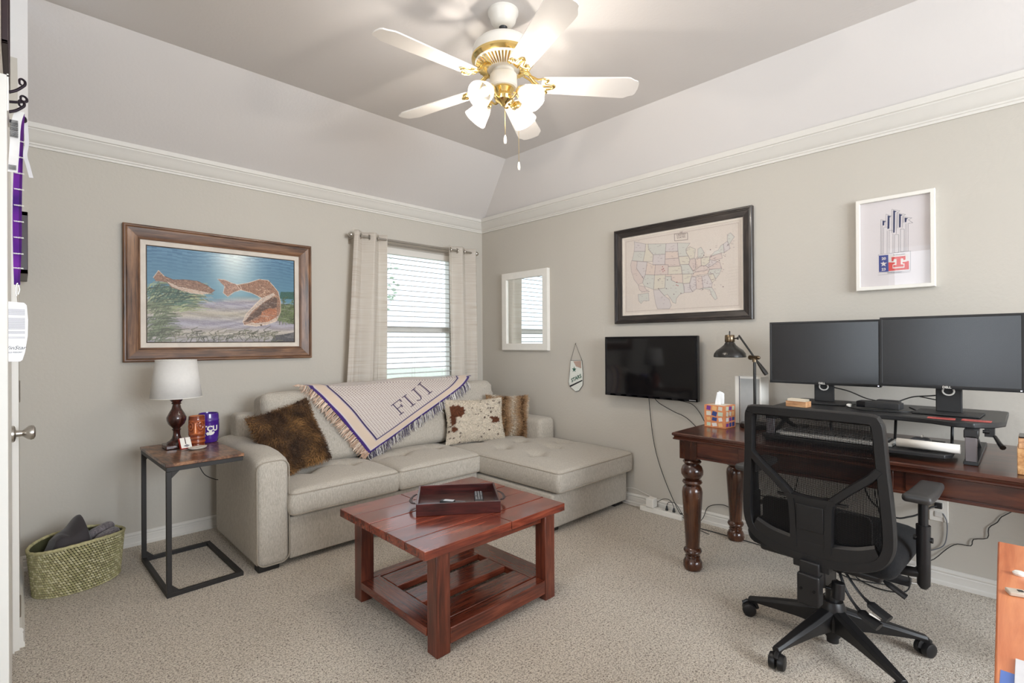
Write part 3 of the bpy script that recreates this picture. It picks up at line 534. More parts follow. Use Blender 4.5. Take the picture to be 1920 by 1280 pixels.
jit = np.repeat(rs.rand(212, 34), 10, 1)[:, :330]*3.2
ripple = (np.sin(vv*170+2*np.sin(u*17)+jit)*.5+.5)*np.exp(-vv*6)*.8
base += ripple[..., None]*np.array([45, 50, 45])
sand = np.clip((vv-.50-.04*np.sin(u*7))/.06, 0, 1)[..., None]
sc = np.stack([168+10*np.sin(vv*30), 160+8*np.sin(vv*30), 158+6*np.sin(vv*25)], -1)
sc += (np.sin((vv*90+u*14)+3*np.sin(u*11+vv*8))*12)[..., None]+rs.randn(*u.shape)[..., None]*6
cv.a = (base*(1-sand)+sc*sand)/255.
for p, c in (('rock', (70, 68, 72)), ('grass_r', (44, 82, 66)), ('grass_r2', (88, 100, 62))): cv.poly(FISH[p], c, .85, .5, 3)
def blades(n, ux, vy, lean, col, ln):
    for i in range(n):
        a = (rs.uniform(*ux), rs.uniform(*vy)); L = rs.uniform(*ln); th = rs.uniform(*lean); c = np.array(col)*rs.uniform(.55, 1.35)
        cv.line([a, (a[0]+L*.5*math.cos(th), a[1]-L*.8*math.sin(th)), (a[0]+L*math.cos(th*.6), a[1]-L*1.1*math.sin(th*.7))], rs.uniform(.8, 1.7), c, .9)
blades(330, (-.02, .28), (.44, .68), (.1, 1.2), (138, 144, 108), (.05, .16))
blades(120, (0, .22), (.44, .62), (.1, 1.3), (60, 84, 70), (.05, .14))
blades(220, (-.03, .10), (.62, 1.0), (.1, 1.3), (104, 112, 84), (.05, .13))
blades(110, (.05, .85), (.9, 1.02), (.4, 2.4), (92, 92, 74), (.03, .10))
blades(60, (.88, 1.0), (.5, .8), (.5, 2.4), (90, 104, 62), (.03, .07))
cv.poly(FISH['fish1'], (132, 98, 78), 1, .5, 1); cv.poly(FISH['fish1_light'], (205, 185, 168), .85, .2, 2)
cv.line([FISH['fish1'][i] for i in (2, 3, 4, 5, 6, 7)], 1.4, (105, 66, 48)); cv.line([FISH['fish1'][i] for i in (0, 1, 2)], 1.2, (225, 190, 165))
cv.poly(FISH['fish2_tail'], (160, 124, 106), 1, .5, 4); cv.poly(FISH['fish2_body'], (146, 108, 86), 1, .5, 5)
cv.poly(FISH['fish2_side'], (205, 190, 176), .85, .3, 6); cv.poly(FISH['fish2_dark'], (88, 66, 54), .95, .4, 7)
cv.poly(FISH['fish2_belly'], (214, 196, 180), .8, .2, 8); cv.poly(FISH['fish2_orange'], (168, 104, 70), .95, .5, 9)
cv.line(FISH['fish2_body']+FISH['fish2_body'][:1], 1.2, (235, 215, 195), .9); cv.line(FISH['fish2_tail'], 1.2, (230, 205, 185), .8)
for i in range(26):
    a = rs.uniform(.66, .87); b2 = rs.uniform(.34, .46); cv.line([(a, b2), (a+rs.uniform(-.03, .03), b2+rs.uniform(-.03, .05))], .9, (225, 195, 165), .8)
def inside(p, P):
    c_ = False
    for i in range(len(P)):
        (xa, ya), (xb, yb) = P[i], P[(i+1) % len(P)]
        if (ya > p[1]) != (yb > p[1]) and p[0] < (xb-xa)*(p[1]-ya)/(yb-ya)+xa: c_ = not c_
    return c_
for key, n_, dx_, dy_ in (('fish1', 420, .018, .006), ('fish2_body', 520, .012, .010), ('fish2_orange', 120, .010, -.008), ('fish2_side', 160, .014, -.020), ('fish2_tail', 120, .02, .008), ('fish2_dark', 90, .014, -.02)):
    P_ = FISH[key]; xs = [p[0] for p in P_]; ys = [p[1] for p in P_]
    for i in range(n_):
        p = (rs.uniform(min(xs), max(xs)), rs.uniform(min(ys), max(ys)))
        if inside(p, P_): cv.line([p, (p[0]+dx_*rs.uniform(-.2, 1), p[1]+dy_*rs.uniform(-1, 1))], .8, [(92, 58, 42), (200, 158, 128), (226, 200, 178), (120, 78, 56)][rs.randint(4)], .55)
for i in range(300):
    a = rs.uniform(.2, 1), rs.uniform(.52, .95); cv.line([a, (a[0]+rs.uniform(.03, .08), a[1]+rs.uniform(0, .02))], 1.0, [(120, 116, 122), (214, 208, 200)][rs.randint(2)], .35)
cv.dot((.742, .80), 2.2, (40, 30, 28)); cv.dot((.742, .80), 1, (180, 140, 90))
for i in range(20): a = rs.uniform(.2, .42); b2 = .38+.12*(a-.2)/.2+rs.uniform(0, .08); cv.line([(a, b2), (a+.02, b2+.02)], .8, (215, 180, 150), .7)
print_sheet('painted_canvas', cv, x0+.122, x1-.122, .122, H-.122, -.0085, pf, vcol('painting_print', .45, .4))
# ---- US map
pm = thing('framed_map', 'framed map of the United States in a broad black frame over the television', 'map', (0, -2.143, 1.391), -90)
W, H = 1.046, .728; x0, x1 = -W/2, W/2
M_bf = wood('black_oak_frame', hexc(22, 18, 17), hexc(44, 37, 34), hexc(66, 56, 50), 'x', 2, .4, .15, 20)
M_bfz = wood('black_oak_frame_upright', hexc(22, 18, 17), hexc(44, 37, 34), hexc(66, 56, 50), 'z', 2, .4, .15, 20)
frame_sides('frame_side', x0, x1, 0, H, [(0, 0), (0, .030), (.004, .034), (.012, .034), (.014, .029), (.022, .030), (.024, .026), (.056, .020), (.060, .022), (.062, .010)], M_bf, M_bfz, pm)
link('mat_board', miter_frame(None, x0+.060, x1-.060, .060, H-.060, [(0, .010), (.016, .010), (.017, .006)]), plain('mat_white', hexc(226, 216, 204), .7), pm, smooth=0)
cv = Canvas(360, 240, (214, 203, 193)); rs = np.random.RandomState(2)
cv.a += rs.randn(240, 360, 1)*.012; cv.a = cv.a + (np.sin(np.mgrid[0:240, 0:360][1]/70)*.012)[..., None]
PAL = [(205, 186, 180), (194, 197, 190), (200, 192, 194), (208, 202, 184), (212, 192, 180)]
for c, p in STATES: cv.poly(p, PAL[c], .6)
for c, p in STATES: cv.line(p+p[:1], .9, (128, 116, 116), .75)
for c, p in STATES:
    P = np.array(p); cx, cy = P.mean(0)
    for i in range(5): a = cx+rs.randn()*.02; b2 = cy+rs.randn()*.03; cv.line([(a, b2), (a+.012, b2)], .8, (130, 110, 112), .6)
for i in range(60): a = rs.uniform(.62, .88); b2 = rs.uniform(.35, .72); cv.line([(a, b2), (a+.006, b2+.003)], .9, (110, 84, 90), .7)
for i, p in enumerate(PINS): cv.dot(p, 1.3, (150, 50, 50) if i < 8 else (84, 62, 66))
for i in range(10): y = .18+i*.035; cv.line([(.90, y+.35), (.97, y+.345)], .7, (190, 178, 168), .6)
cv.line(MAPBOX+MAPBOX[:1], 1.2, (110, 96, 92)); 
for q in ((.016, .020), (.984, .020), (.984, .980), (.016, .980)): pass
cv.line([(.02, .03), (.98, .03), (.98, .97), (.02, .97), (.02, .03)], 1.0, (170, 150, 140), .8)
print_sheet('printed_map', cv, x0+.076, x1-.076, .076, H-.076, -.0062, pm, M_print)
mbx = np.array(MAPBOX).mean(0); mw, mh = W-.152, H-.152
for i, (tx, sz) in enumerate((('THE', .012), ('UNITED', .020), ('STATES', .020))):
    link('title_lettering', text_mb(tx, sz, Matrix.Translation((x0+.06+mbx[0]*(W-.12), -.0068, H-.06-mbx[1]*(H-.12)+.019-.018*i)) @ UPRIGHT), plain('ink', hexc(110, 90, 88), .6), pm, smooth=0)
link('cover_glass', MB().box(x0+.058, x1-.058, -.0125, -.0115, .058, H-.058), M_cover, pm, smooth=0)
# ---- poster with trophy and Texas flag
pp = thing('framed_poster', 'white framed poster with blue pennants and a Texas flag panel over the monitors', 'poster', (0, -3.394, 1.525), -90)
W, H = .343, .503; x0, x1 = -W/2, W/2
frame_sides('frame_side', x0, x1, 0, H, [(0, 0), (0, .028), (.003, .030), (.018, .030), (.020, .028), (.020, .010)], M_wplas, M_wplas, pp)
cv = Canvas(230, 350, (205, 198, 198))
# flat inlays above the paper
px0, px1, pz0, pz1 = x0+.020, x1-.020, .020, H-.020
def pq(p): return (px0+(px1-px0)*p[0], pz1+(pz0-pz1)*p[1])
link('paper', MB().box(px0, px1, -.012, -.006, pz0, pz1), plain('poster_paper', hexc(214, 207, 207), .6, var=.005), pp, smooth=0)
def inlay(polys, mat, y, name, th=.0003):
    mb = MB()
    for p in polys: mb.prism([pq(q) for q in p], -y, -y+th)
    return link(name, mb, mat, pp, smooth=0)
M_navy = plain('navy_ink', hexc(24, 36, 84), .5); M_red = plain('red_ink', hexc(200, 44, 26), .5); M_blue = plain('blue_ink', hexc(44, 58, 128), .5)
M_cream = plain('cream_ink', hexc(212, 204, 198), .6); M_thin = plain('thin_ink', hexc(96, 94, 104), .6)
inlay(POSTER['navy'], M_navy, .0126, 'pennant_print')
ln = MB()
for L in POSTER['lines']:
    for a, b2 in zip(L[:-1], L[1:]):
        a = pq(a); b2 = pq(b2); ln.tube([(a[0], -.0122, a[1]), (b2[0], -.0122, b2[1])], .00055, 4)
stuff(link('outline_print', ln, M_thin, pp, smooth=0))
inlay([POSTER['cream']], M_cream, .0124, 'flag_white_field'); inlay([POSTER['blue']], M_blue, .0125, 'flag_blue_field'); inlay([POSTER['red']], M_red, .0125, 'flag_red_field')
inlay([POSTER['T_w']], M_cream, .0128, 'letter_t_border'); inlay([POSTER['T_r']], M_red, .0131, 'letter_t'); inlay([POSTER['star']], M_cream, .0128, 'star')
def ptext(s, c, size, mat, bold=0): 
    p = pq(c); link('lettering', text_mb(s, size, Matrix.Translation((p[0], -.0129, p[1])) @ UPRIGHT, bold=bold), mat, pp, smooth=0)
ptext('20', (.347, .679), .019, M_cream, .0006); ptext('23', (.345, .805), .019, M_cream, .0006)
ptext('WORLD SERIES', (.571, .650), .0075, M_thin); ptext('CHAMPIONS', (.575, .793), .0062, M_cream); ptext('TEXAS RANGERS', (.50, .851), .0085, M_thin)
link('cover_glass', MB().box(px0, px1, -.0165, -.0155, pz0, pz1), M_cover, pp, smooth=0)
# ---- small white frame near the corner, its glass mirrors the window
ps2 = thing('framed_mirror', 'white framed mirror beside the corner reflecting the window blind', 'mirror', (0, -.620, 1.177), -90)
W, H = .594, .736; x0, x1 = -W/2, W/2
frame_sides('frame_side', x0, x1, 0, H, [(0, 0), (0, .030), (.004, .033), (.060, .033), (.064, .030), (.064, .012)], M_wplas, M_wplas, ps2)
link('mirror_glass', MB().box(x0+.062, x1-.062, -.0165, -.0128, .062, H-.062), plain('mirror_silver', (.86, .89, .88), .015, metal=1, var=0), ps2, smooth=0)
# ---- television
tv = thing('television', 'small flat black wall-mounted television with dark glossy screen', 'television', (0, -1.955, .838), -90)
W, H = .752, .452; x0, x1 = -W/2, W/2
link('casing', MB().box(x0, x1, -.100, -.066, 0, H), M_black, tv, bev=.004)
link('bezel', miter_frame(None, x0, x1, 0, H, [(0, .098), (.001, .103), (.014, .103), (.016, .1015)]).box(x0, x1, -.103, -.1005, 0, .022), M_gloss, tv, bev=.0008)
link('screen', MB().box(x0+.014, x1-.014, -.1018, -.1005, .022, H-.014), plain('tv_screen', (.006, .006, .007), .06, spec=.5), tv, smooth=0)
link('maker_label', MB().box(x1-.06, x1-.012, -.1036, -.103, .007, .012), plain('grey_label', hexc(150, 150, 150), .5), tv, smooth=0)
link('wall_bracket', MB().box(-.12, .12, -.066, -.02, .12, .36).box(-.16, .16, -.022, 0, .1, .38), M_blackm, tv, bev=.003)
# ---- pennant
pn = thing('hanging_pennant', 'small white and green hockey pennant with a star, hung on a cord from a nail', 'pennant', (0, -1.215, .86), -90)
outl = [(-.058, .232), (.062, .238), (.074, .12), (.070, .03), (.030, -.018), (-.008, -.028), (-.07, .012), (-.082, .05), (-.066, .15)]
link('cloth', MB().prism(outl, -.008, -.005), plain('pennant_cloth', hexc(222, 224, 216), .7, bs=.2), pn)
link('edging', MB().tube([(x, -.0065, z) for x, z in outl], .0022, 6, closed=True), M_cord, pn)
link('hanging_cord', MB().tube([(-.058, -.007, .232), (-.006, -.006, .378), (.062, -.007, .238)], .0016, 6), M_cord, pn)
link('nail', MB().cyl((-.006, 0, .380), (-.006, -.012, .380), .004, 10), M_steel, pn)
M_green = plain('green_ink', hexc(20, 84, 66), .5)
st = [(math.sin(PI*i/5)*(.026 if i % 2 == 0 else .010)-.020, math.cos(PI*i/5)*(.026 if i % 2 == 0 else .010)+.158) for i in range(10)]
link('star_print', MB().prism(st, -.0085, -.008), M_green, pn, smooth=0)
link('lettering', text_mb('STARS', .042, Matrix.Translation((.0, -.0083, .083)) @ Matrix.Rotation(math.radians(-24), 4, 'Y') @ UPRIGHT, bold=.0012, shear=.2), M_green, pn, smooth=0)
link('diagonal_band', MB().prism([(-.072, .018), (.066, .075), (.066, .064), (-.062, .006)], -.0085, -.008), M_black, pn, smooth=0)
link('tan_patch', MB().prism([(-.03, .228), (.055, .234), (.056, .17), (.0, .185)], -.0085, -.008), plain('tan_ink', hexc(178, 152, 138), .6), pn, smooth=0)
# ---- curtains and rod
rod = thing('curtain_rod', 'brushed steel curtain rod with ball ends above the window', 'curtain rod', (-.81, -.09, 2.125))
link('pole', MB().cyl((-1.455, -.09, 2.128), (-.165, -.09, 2.128), .0115, 16), M_steel, rod, world=True)
link('thin_pole', MB().cyl((-1.15, -.055, 2.105), (-.47, -.055, 2.105), .006, 12), M_steel, rod, world=True)
for x in (-1.472, -.152): link('finial', MB().ball((x, -.09, 2.128), .021, 14).cyl((x-.018, -.09, 2.128), (x+.018, -.09, 2.128), .013, 12), M_steel, rod, world=True)
for x in (-1.44, -.36): link('bracket', MB().box(x-.006, x+.006, -.09, 0, 2.108, 2.118).box(x-.012, x+.012, -.006, 0, 2.07, 2.15), M_steel, rod, world=True)
m = bpy.data.materials.new('curtain_cloth'); m.use_nodes = True; nt = m.node_tree; nt.nodes.clear(); MATS['curtain_cloth'] = m
o_ = nt.nodes.new('ShaderNodeOutputMaterial'); d_ = nt.nodes.new('ShaderNodeBsdfDiffuse'); t_ = nt.nodes.new('ShaderNodeBsdfTranslucent')
v = coords(nt, (2.0, 2.0, 150)); n = noise(nt, v, 1.0, 3, .7)
cr = ramp(nt, n, [(.30, hexc(214, 203, 190)), (.44, hexc(236, 229, 220)), (.7, hexc(246, 242, 236))])
nt.links.new(cr, d_.inputs['Color']); nt.links.new(cr, t_.inputs['Color']); x_ = nt.nodes.new('ShaderNodeMixShader'); x_.inputs['Fac'].default_value = .5
nt.links.new(d_.outputs[0], x_.inputs[1]); nt.links.new(t_.outputs[0], x_.inputs[2]); nt.links.new(x_.outputs[0], o_.inputs['Surface'])
def curtain(xt, xb, folds, label, amp, ph=0):
    z1, z0 = 2.168, .55
    t = thing('curtain', label, 'curtain', ((xt[0]+xt[1])/2, -.09, z0))
    nu, nv = 110, 34; mb = MB(); v = []; f = []
    for j in range(nv):
        q = j/(nv-1); z = z1+(z0-z1)*q; a = xt[0]+(xb[0]-xt[0])*q; b2 = xt[1]+(xb[1]-xt[1])*q
        for i in range(nu):
            u = i/(nu-1); w_ = 2*PI*folds*u+ph
            y = -.09-amp*math.sin(w_)*(1-.25*q)+.006*math.sin(3.1*w_+2*q*3)*q
            v.append((a+(b2-a)*(u+.018*math.sin(2*w_)), y, z))
    f = [(j*nu+i, (j+1)*nu+i, (j+1)*nu+i+1, j*nu+i+1) for j in range(nv-1) for i in range(nu-1)]
    c = link('panel', mb.add(v, f), m, t, world=True, smooth=180)
    so = c.modifiers.new('cloth', 'SOLIDIFY'); so.thickness = .0018
    for k in range(folds*2):
        u = (k+.5)/(folds*2); uu = u-.018*0; x = xt[0]+(xt[1]-xt[0])*((k*PI-ph)/(2*PI*folds)) if 0 <= (k*PI-ph)/(2*PI*folds) <= 1 else None
        if x is None: continue
        R_ = TR(x, -.09, 2.128, 0, 90, 0)
        pts = [R_ @ Vector((.021*math.cos(a), .021*math.sin(a), 0)) for a in [2*PI*i/18 for i in range(18)]]
        link('grommet', MB().tube(pts, .0045, 6, closed=True), M_steel, t, world=True)
    return t
curtain((-1.452, -1.152), (-1.545, -1.165), 2, 'left cream curtain panel of fine horizontal stripes, flared at the foot', .034, .4)
curtain((-.495, -.168), (-.47, -.150), 2, 'right cream curtain panel of fine horizontal stripes next to the corner', .032, 2.4)
# ---- outlet, power strip and cords
ot = thing('wall_outlet', 'white wall outlet with a black plug under the desk', 'outlet', (0, -3.568, .32), -90)
link('cover_plate', MB().box(-.038, .038, -.006, 0, 0, .12), M_wplas, ot, bev=.002)
for z in (.036, .084): link('socket', MB().rbox(0, -.0075, z, .034, .004, .028, .006, 3), plain('socket_white', hexc(214, 210, 204), .4), ot)
link('plug', MB().box(-.014, .016, -.034, -.0095, .070, .098), M_black, ot, bev=.003)
def cord(label, pts, r=.0022, mat=None, name='cable', n=7, group=None, sp=6):
    o = link(name, MB().tube(spline(pts, sp), r, n), mat or M_cord, smooth=60); return tag(o, label, 'cable', group)
strip = thing('power_strip', 'white power strip on the carpet against the baseboard left of the desk leg', 'power strip', (-.06, -2.03, 0), -90)
link('body', MB().box(-.16, .17, -.028, .028, 0, .038), M_wplas, strip, bev=.004)
for x in (-.1, -.04, .02, .08, .13): link('socket', MB().box(x-.014, x+.014, -.012, .012, .038, .0395), plain('socket_white', hexc(214, 210, 204), .4), strip, smooth=0)
link('switch', MB().box(.150, .164, -.008, .008, .038, .045), plain('switch_dark', (.03, .03, .03), .4), strip, bev=.001)
ad_ = link('power_adapter', MB().box(-.095, -.035, -1.985, -1.925, .040, .105), M_wplas, bev=.004); tag(ad_, 'white square power adapter plugged into the power strip', 'adapter')
for y, h in ((-2.075, .032), (-2.13, .028)):
    pl = link('cable_plug', MB().lathe([(.010, 0), (.011, .006), (.008, .016), (.005, h)], 12, Matrix.Translation((-.06, y, .040))), M_black); tag(pl, 'black plug in the power strip, ' + ('nearer the white adapter' if h > .03 else 'nearer the desk leg'), 'plug')
cord('black cable arching from the adapter over the power strip', [(-.05, -1.995, .08), (-.045, -2.04, .11), (-.05, -2.09, .115), (-.055, -2.12, .09), (-.06, -2.13, .068)])
cord('black cable arching between the power strip plug and the desk leg', [(-.06, -2.075, .072), (-.06, -2.09, .10), (-.07, -2.15, .105), (-.10, -2.21, .06), (-.15, -2.30, .012), (-.2, -2.45, .006)])
cord('white cord lying along the baseboard between sofa and power strip', [(-.04, -1.60, .02), (-.05, -1.72, .015), (-.055, -1.80, .012), (-.06, -1.87, .02)], .003, M_wcord)
cord('pale cord looped on the wall above the baseboard beside the sofa', [(-.02, -1.66, .105), (-.006, -1.76, .125), (-.006, -1.85, .11), (-.012, -1.93, .095), (-.045, -1.952, .106)], .0026, M_wcord)
cord('long black cable dropping from the television to the power strip', [(-.05, -1.93, .84), (-.04, -1.935, .72), (-.03, -1.95, .55), (-.03, -1.985, .4), (-.035, -2.06, .22), (-.06, -2.17, .05), (-.08, -2.24, .01), (-.1, -2.3, .006)], .0026)
cord('second black cable sagging from the television to behind the desk', [(-.06, -1.98, .84), (-.05, -2.02, .80), (-.035, -2.12, .75), (-.03, -2.22, .71), (-.03, -2.36, .60), (-.03, -2.55, .5)], .0026)
cord('third black cable curving from the television towards the tissue box', [(-.06, -2.06, .845), (-.04, -2.14, .835), (-.03, -2.25, .815), (-.03, -2.31, .76), (-.03, -2.36, .68), (-.03, -2.5, .5)], .0024)
cord('black cable looping along the wall between the two left desk legs', [(-.1, -2.32, .008), (-.05, -2.34, .05), (-.012, -2.36, .12), (-.012, -2.46, .155), (-.012, -2.55, .14), (-.012, -2.60, .22), (-.02, -2.68, .27), (-.03, -2.78, .275), (-.06, -2.9, .33), (-.1, -2.95, .5)], .0026)
cord('black cable running over the carpet behind the desk legs', [(-.14, -2.30, .005), (-.14, -2.6, .005), (-.16, -2.85, .006), (-.20, -3.05, .006), (-.24, -3.15, .012), (-.28, -3.25, .01), (-.22, -3.4, .008)], .0030)
ib = link('cable_box', MB().rbox(-.21, -3.08, .016, .03, .055, .022, .008, 4), M_black); tag(ib, 'small black inline box on the cable crossing the carpet', 'adapter')
cord('black cable crimped in zigzags hanging from the desk down the wall', [(-.012, -3.88, .60), (-.010, -3.852, .46), (-.010, -3.80, .40), (-.010, -3.785, .37), (-.010, -3.755, .335), (-.010, -3.75, .285), (-.010, -3.70, .265), (-.010, -3.69, .23), (-.010, -3.64, .225), (-.010, -3.60, .19), (-.018, -3.55, .125), (-.03, -3.50, .09), (-.05, -3.44, .03), (-.12, -3.38, .008)], .0021, sp=3)
cord('black power cable running from the outlet plug to behind the chair', [(-.034, -3.562, .404), (-.06, -3.54, .395), (-.08, -3.50, .36), (-.10, -3.46, .34), (-.12, -3.40, .33), (-.13, -3.3, .40), (-.12, -3.25, .55)], .0045)
cord('thin grey cable curving down the wall from under the outlet', [(-.009, -3.585, .365), (-.014, -3.60, .33), (-.012, -3.60, .26), (-.012, -3.585, .20), (-.012, -3.53, .16), (-.02, -3.46, .13), (-.04, -3.40, .05), (-.12, -3.34, .01)], .0026, plain('grey_cord', hexc(110, 112, 118), .5))
cord('black cable hanging straight beside the chair armrest', [(-.06, -3.26, .74), (-.05, -3.29, .55), (-.05, -3.31, .4), (-.08, -3.36, .2), (-.12, -3.42, .02)], .003)
cord('white cable coiled on the carpet by the baseboard right of the chair', [(-.10, -3.30, .006), (-.06, -3.38, .02), (-.05, -3.46, .035), (-.07, -3.52, .02), (-.10, -3.5, .008), (-.12, -3.44, .006)], .0028, M_wcord)
cord('black cable loop on the carpet around the power brick', [(-.12, -3.22, .008), (-.24, -3.26, .006), (-.30, -3.36, .006), (-.26, -3.46, .008), (-.16, -3.47, .03), (-.10, -3.44, .06), (-.06, -3.40, .09)], .0032)
bk = link('power_brick', MB().box(-.22, -.14, -3.335, -3.285, .0, .075), plain('brick_blue', hexc(44, 50, 72), .4), bev=.005); tag(bk, 'dark blue-grey power brick on the carpet under the desk', 'adapter')
ss = link('floor_power_strip', MB().box(-.16, -.10, -3.47, -3.34, 0, .03), M_black, bev=.004); tag(ss, 'dark flat power strip on the carpet by the baseboard under the desk', 'power strip')
# ================================================================ sofa group
M_sofa = fabric('sofa_linen', hexc(158, 150, 138), hexc(198, 191, 180), 430, .9, .4, .15)
M_pipe = plain('sofa_piping', hexc(160, 151, 138), .85, bs=.3, bscale=500)
M_foot = plain('black_foot', (.012, .011, .010), .5)
so = thing('sectional_sofa', 'light grey fabric sectional sofa with tufted seats and right-hand chaise under the window', 'sofa', (-1.25, -.55, 0))
def spart(name, mb, mat=M_sofa, **k): return link(name, mb, mat, so, world=True, **k)
# bases
spart('seat_base', MB().rbox(-1.60, -.54, .150, 1.40, .80, .20, .015, 4))
spart('drawer_front', MB().rbox(-1.595, -.955, .150, 1.39, .03, .235, .01, 6, lambda x, y, z: (x, y-.004*math.cos(x*2.2)*math.cos(z*12), z)))
spart('chaise_base', MB().rbox(-.47, -.90, .145, .87, 1.66, .225, .02, 8))
spart('back_frame', MB().rbox(-1.275, -.215, .42, 2.20, .14, .74, .03, 8))
# arms
def arm_fn(x, y, z):
    k = max(0, (z-.1))/.2
    return (x, y, z+.012*math.exp(-(x/.06)**2)*(1 if z > .2 else 0)-.035*max(0, (-y-.25)/.2)*(1 if z > .2 else 0))
spart('left_arm', MB().rbox(-2.378, -.565, .328, .178, .83, .62, .045, 8, arm_fn))
spart('right_arm', MB().rbox(-.125, -.56, .44, .20, .88, .32, .05, 8))
def rim(x0, x1, y0, y1, z, r, fn=None, cx=0, cy=0, cz=0):
    pts = [(p[0], p[1], z) for p in rrect(x0, x1, y0, y1, r, 5)]; out = []
    for i in range(len(pts)):
        a = Vector(pts[i]); b2 = Vector(pts[(i+1) % len(pts)]); k = max(1, int((b2-a).length/.04)); out += [a.lerp(b2, t/k) for t in range(k)]
    if fn: out = [Vector(fn(*p)) for p in out]
    return MB().tube([p+Vector((cx, cy, cz)) for p in out], .0042, 6, closed=True)
# front outline seam of the left arm
pts = rrect(-2.463, -2.293, .03, .600, .045, 5)
spart('arm_piping', MB().tube([(x, -.972, z) for x, z in pts], .004, 6, closed=True), M_pipe)
def seat(cx, cy, sx, sy, z0, z1, tufts, name='seat_cushion', puff=.042):
    h = (z1-z0); cz = (z0+z1)/2
    def fn(x, y, z):
        a = max(0, 1-(2*x/sx)**2); b2 = max(0, 1-(2*y/sy)**2); top = max(0, z/(h/2))
        dz = puff*(a**.6)*(b2**.6)*top
        for tx, ty in tufts: d2 = ((x-tx)**2+(y-ty)**2); dz -= (.036*math.exp(-d2/.0030)+.020*math.exp(-((x-tx)**2/.016+(y-ty)**2/.0006))+.015*math.exp(-((x-tx)**2/.0007+(y-ty)**2/.012)))*top
        e = 1+.006*math.sin(x*9)*(1-top)
        return (x+(.010*(1-abs(z)/(h/2))*(1 if x > 0 else -1) if abs(x) > sx/2-.05 else 0), y*e, z+dz)
    c = spart(name, MB().rbox(cx, cy, cz, sx, sy, h, .032, 44, fn, nz=4), smooth=60)
    for zz in (h/2-.014, -h/2+.016):
        link('piping', rim(-sx/2+.003, sx/2-.003, -sy/2+.003, sy/2-.003, zz, .03, None, cx-so.location.x, cy-so.location.y, cz-so.location.z), M_pipe, c)
    for tx, ty in tufts:
        q = fn(tx, ty, h/2); link('tuft_button', MB().ball((cx+tx-so.location.x, cy+ty-so.location.y, cz+q[2]-so.location.z-.003), .011, 10, sz=.5), M_sofa, c)
    return c
seat(-1.945, -.70, .70, .62, .272, .415, [(-.14, .02), (.15, .02)])
seat(-1.243, -.70, .70, .62, .272, .415, [(-.15, .02), (.15, .02)])
tf = [(x, y) for y in (-.42, -.12, .18) for x in (-.24, .0, .24)]
tf = [(-.20, -.36), (.06, -.30), (.27, -.22), (-.22, -.02), (.03, .04), (.26, .12), (-.2, .34), (.04, .40)]
seat(-.465, -1.005, .87, 1.56, .262, .412, tf, 'chaise_cushion', .036)
# back cushions, raked
def backc(cx, wx, z0, z1, yb, lean=13, th=.20):
    h = z1-z0
    def fn(x, y, z):
        a = max(0, 1-(2*x/wx)**2)**.5; b2 = max(0, 1-(2*z/h)**2)**.5; f_ = max(0, -y/(th/2))
        k = abs(2*x/wx)**8*.012*math.sin(z*95)*(1 if y < .05 else 0)
        return (x, y-.045*a*b2*f_+k, z+.012*a*(1 if z > 0 else 0)+.004*math.sin(x*14)*b2)
    M = TR(cx, yb, z0+.02, -lean, 0, 0) @ Matrix.Translation((0, 0, h/2))
    c = spart('back_cushion', MB().rbox(0, 0, 0, wx, th, h, .05, 20, fn, M, nz=16), smooth=60)
    seam = [(x, -th/2+.035, z) for x, z in rrect(-wx/2+.004, wx/2-.004, -h/2+.004, h/2-.004, .05, 5)]; out = []
    for i in range(len(seam)):
        a = Vector(seam[i]); b2 = Vector(seam[(i+1) % len(seam)]); k = max(1, int((b2-a).length/.04)); out += [M @ Vector(fn(*a.lerp(b2, t/k))) for t in range(k)]
    link('piping', MB().tube([p-so.location for p in out], .004, 6, closed=True), M_pipe, c)
    return c
backc(-1.905, .72, .40, .90, -.44)
backc(-1.185, .72, .40, .885, -.44)
backc(-.545, .56, .40, .875, -.44)
for x, y in ((-2.40, -.93), (-2.38, -.2), (-1.6, -.9), (-.86, -1.66), (-.10, -1.66), (-.10, -.2), (-.9, -.3)):
    spart('foot', MB().box(x-.055, x+.055, y-.035, y+.035, 0, .04), M_foot, bev=.004)
# ---- pillows
def pillow(w, h, t, nu=26, pinch=.06, M=None):
    mb = MB(); v = []; f = []
    def P(u, q, s):
        e = max(0, (1-abs(u)**3.2)*(1-abs(q)**3.2))**.55
        c = 1+pinch*(abs(u*q)**1.5) - .05*(1-abs(q)**2)*abs(u)**6 - .05*(1-abs(u)**2)*abs(q)**6
        return (u*w/2*c, s*t/2*e, q*h/2*c)
    for s in (-1, 1):
        base = len(v)
        for j in range(nu+1):
            for i in range(nu+1): v.append(P(-1+2*i/nu, -1+2*j/nu, s))
        for j in range(nu):
            for i in range(nu):
                a = base+j*(nu+1)+i; q = (a, a+1, a+nu+2, a+nu+1); f.append(q if s < 0 else q[::-1])
    # weld the rims
    key = {}; mp = []
    V = []
    for p in v:
        k = tuple(round(c, 5) for c in p)
        if k not in key: key[k] = len(V); V.append(p)
        mp.append(key[k])
    F = [tuple(dict.fromkeys(mp[i] for i in q)) for q in f]; F = [q for q in F if len(q) > 2]
    return mb.add(V, F, M), P
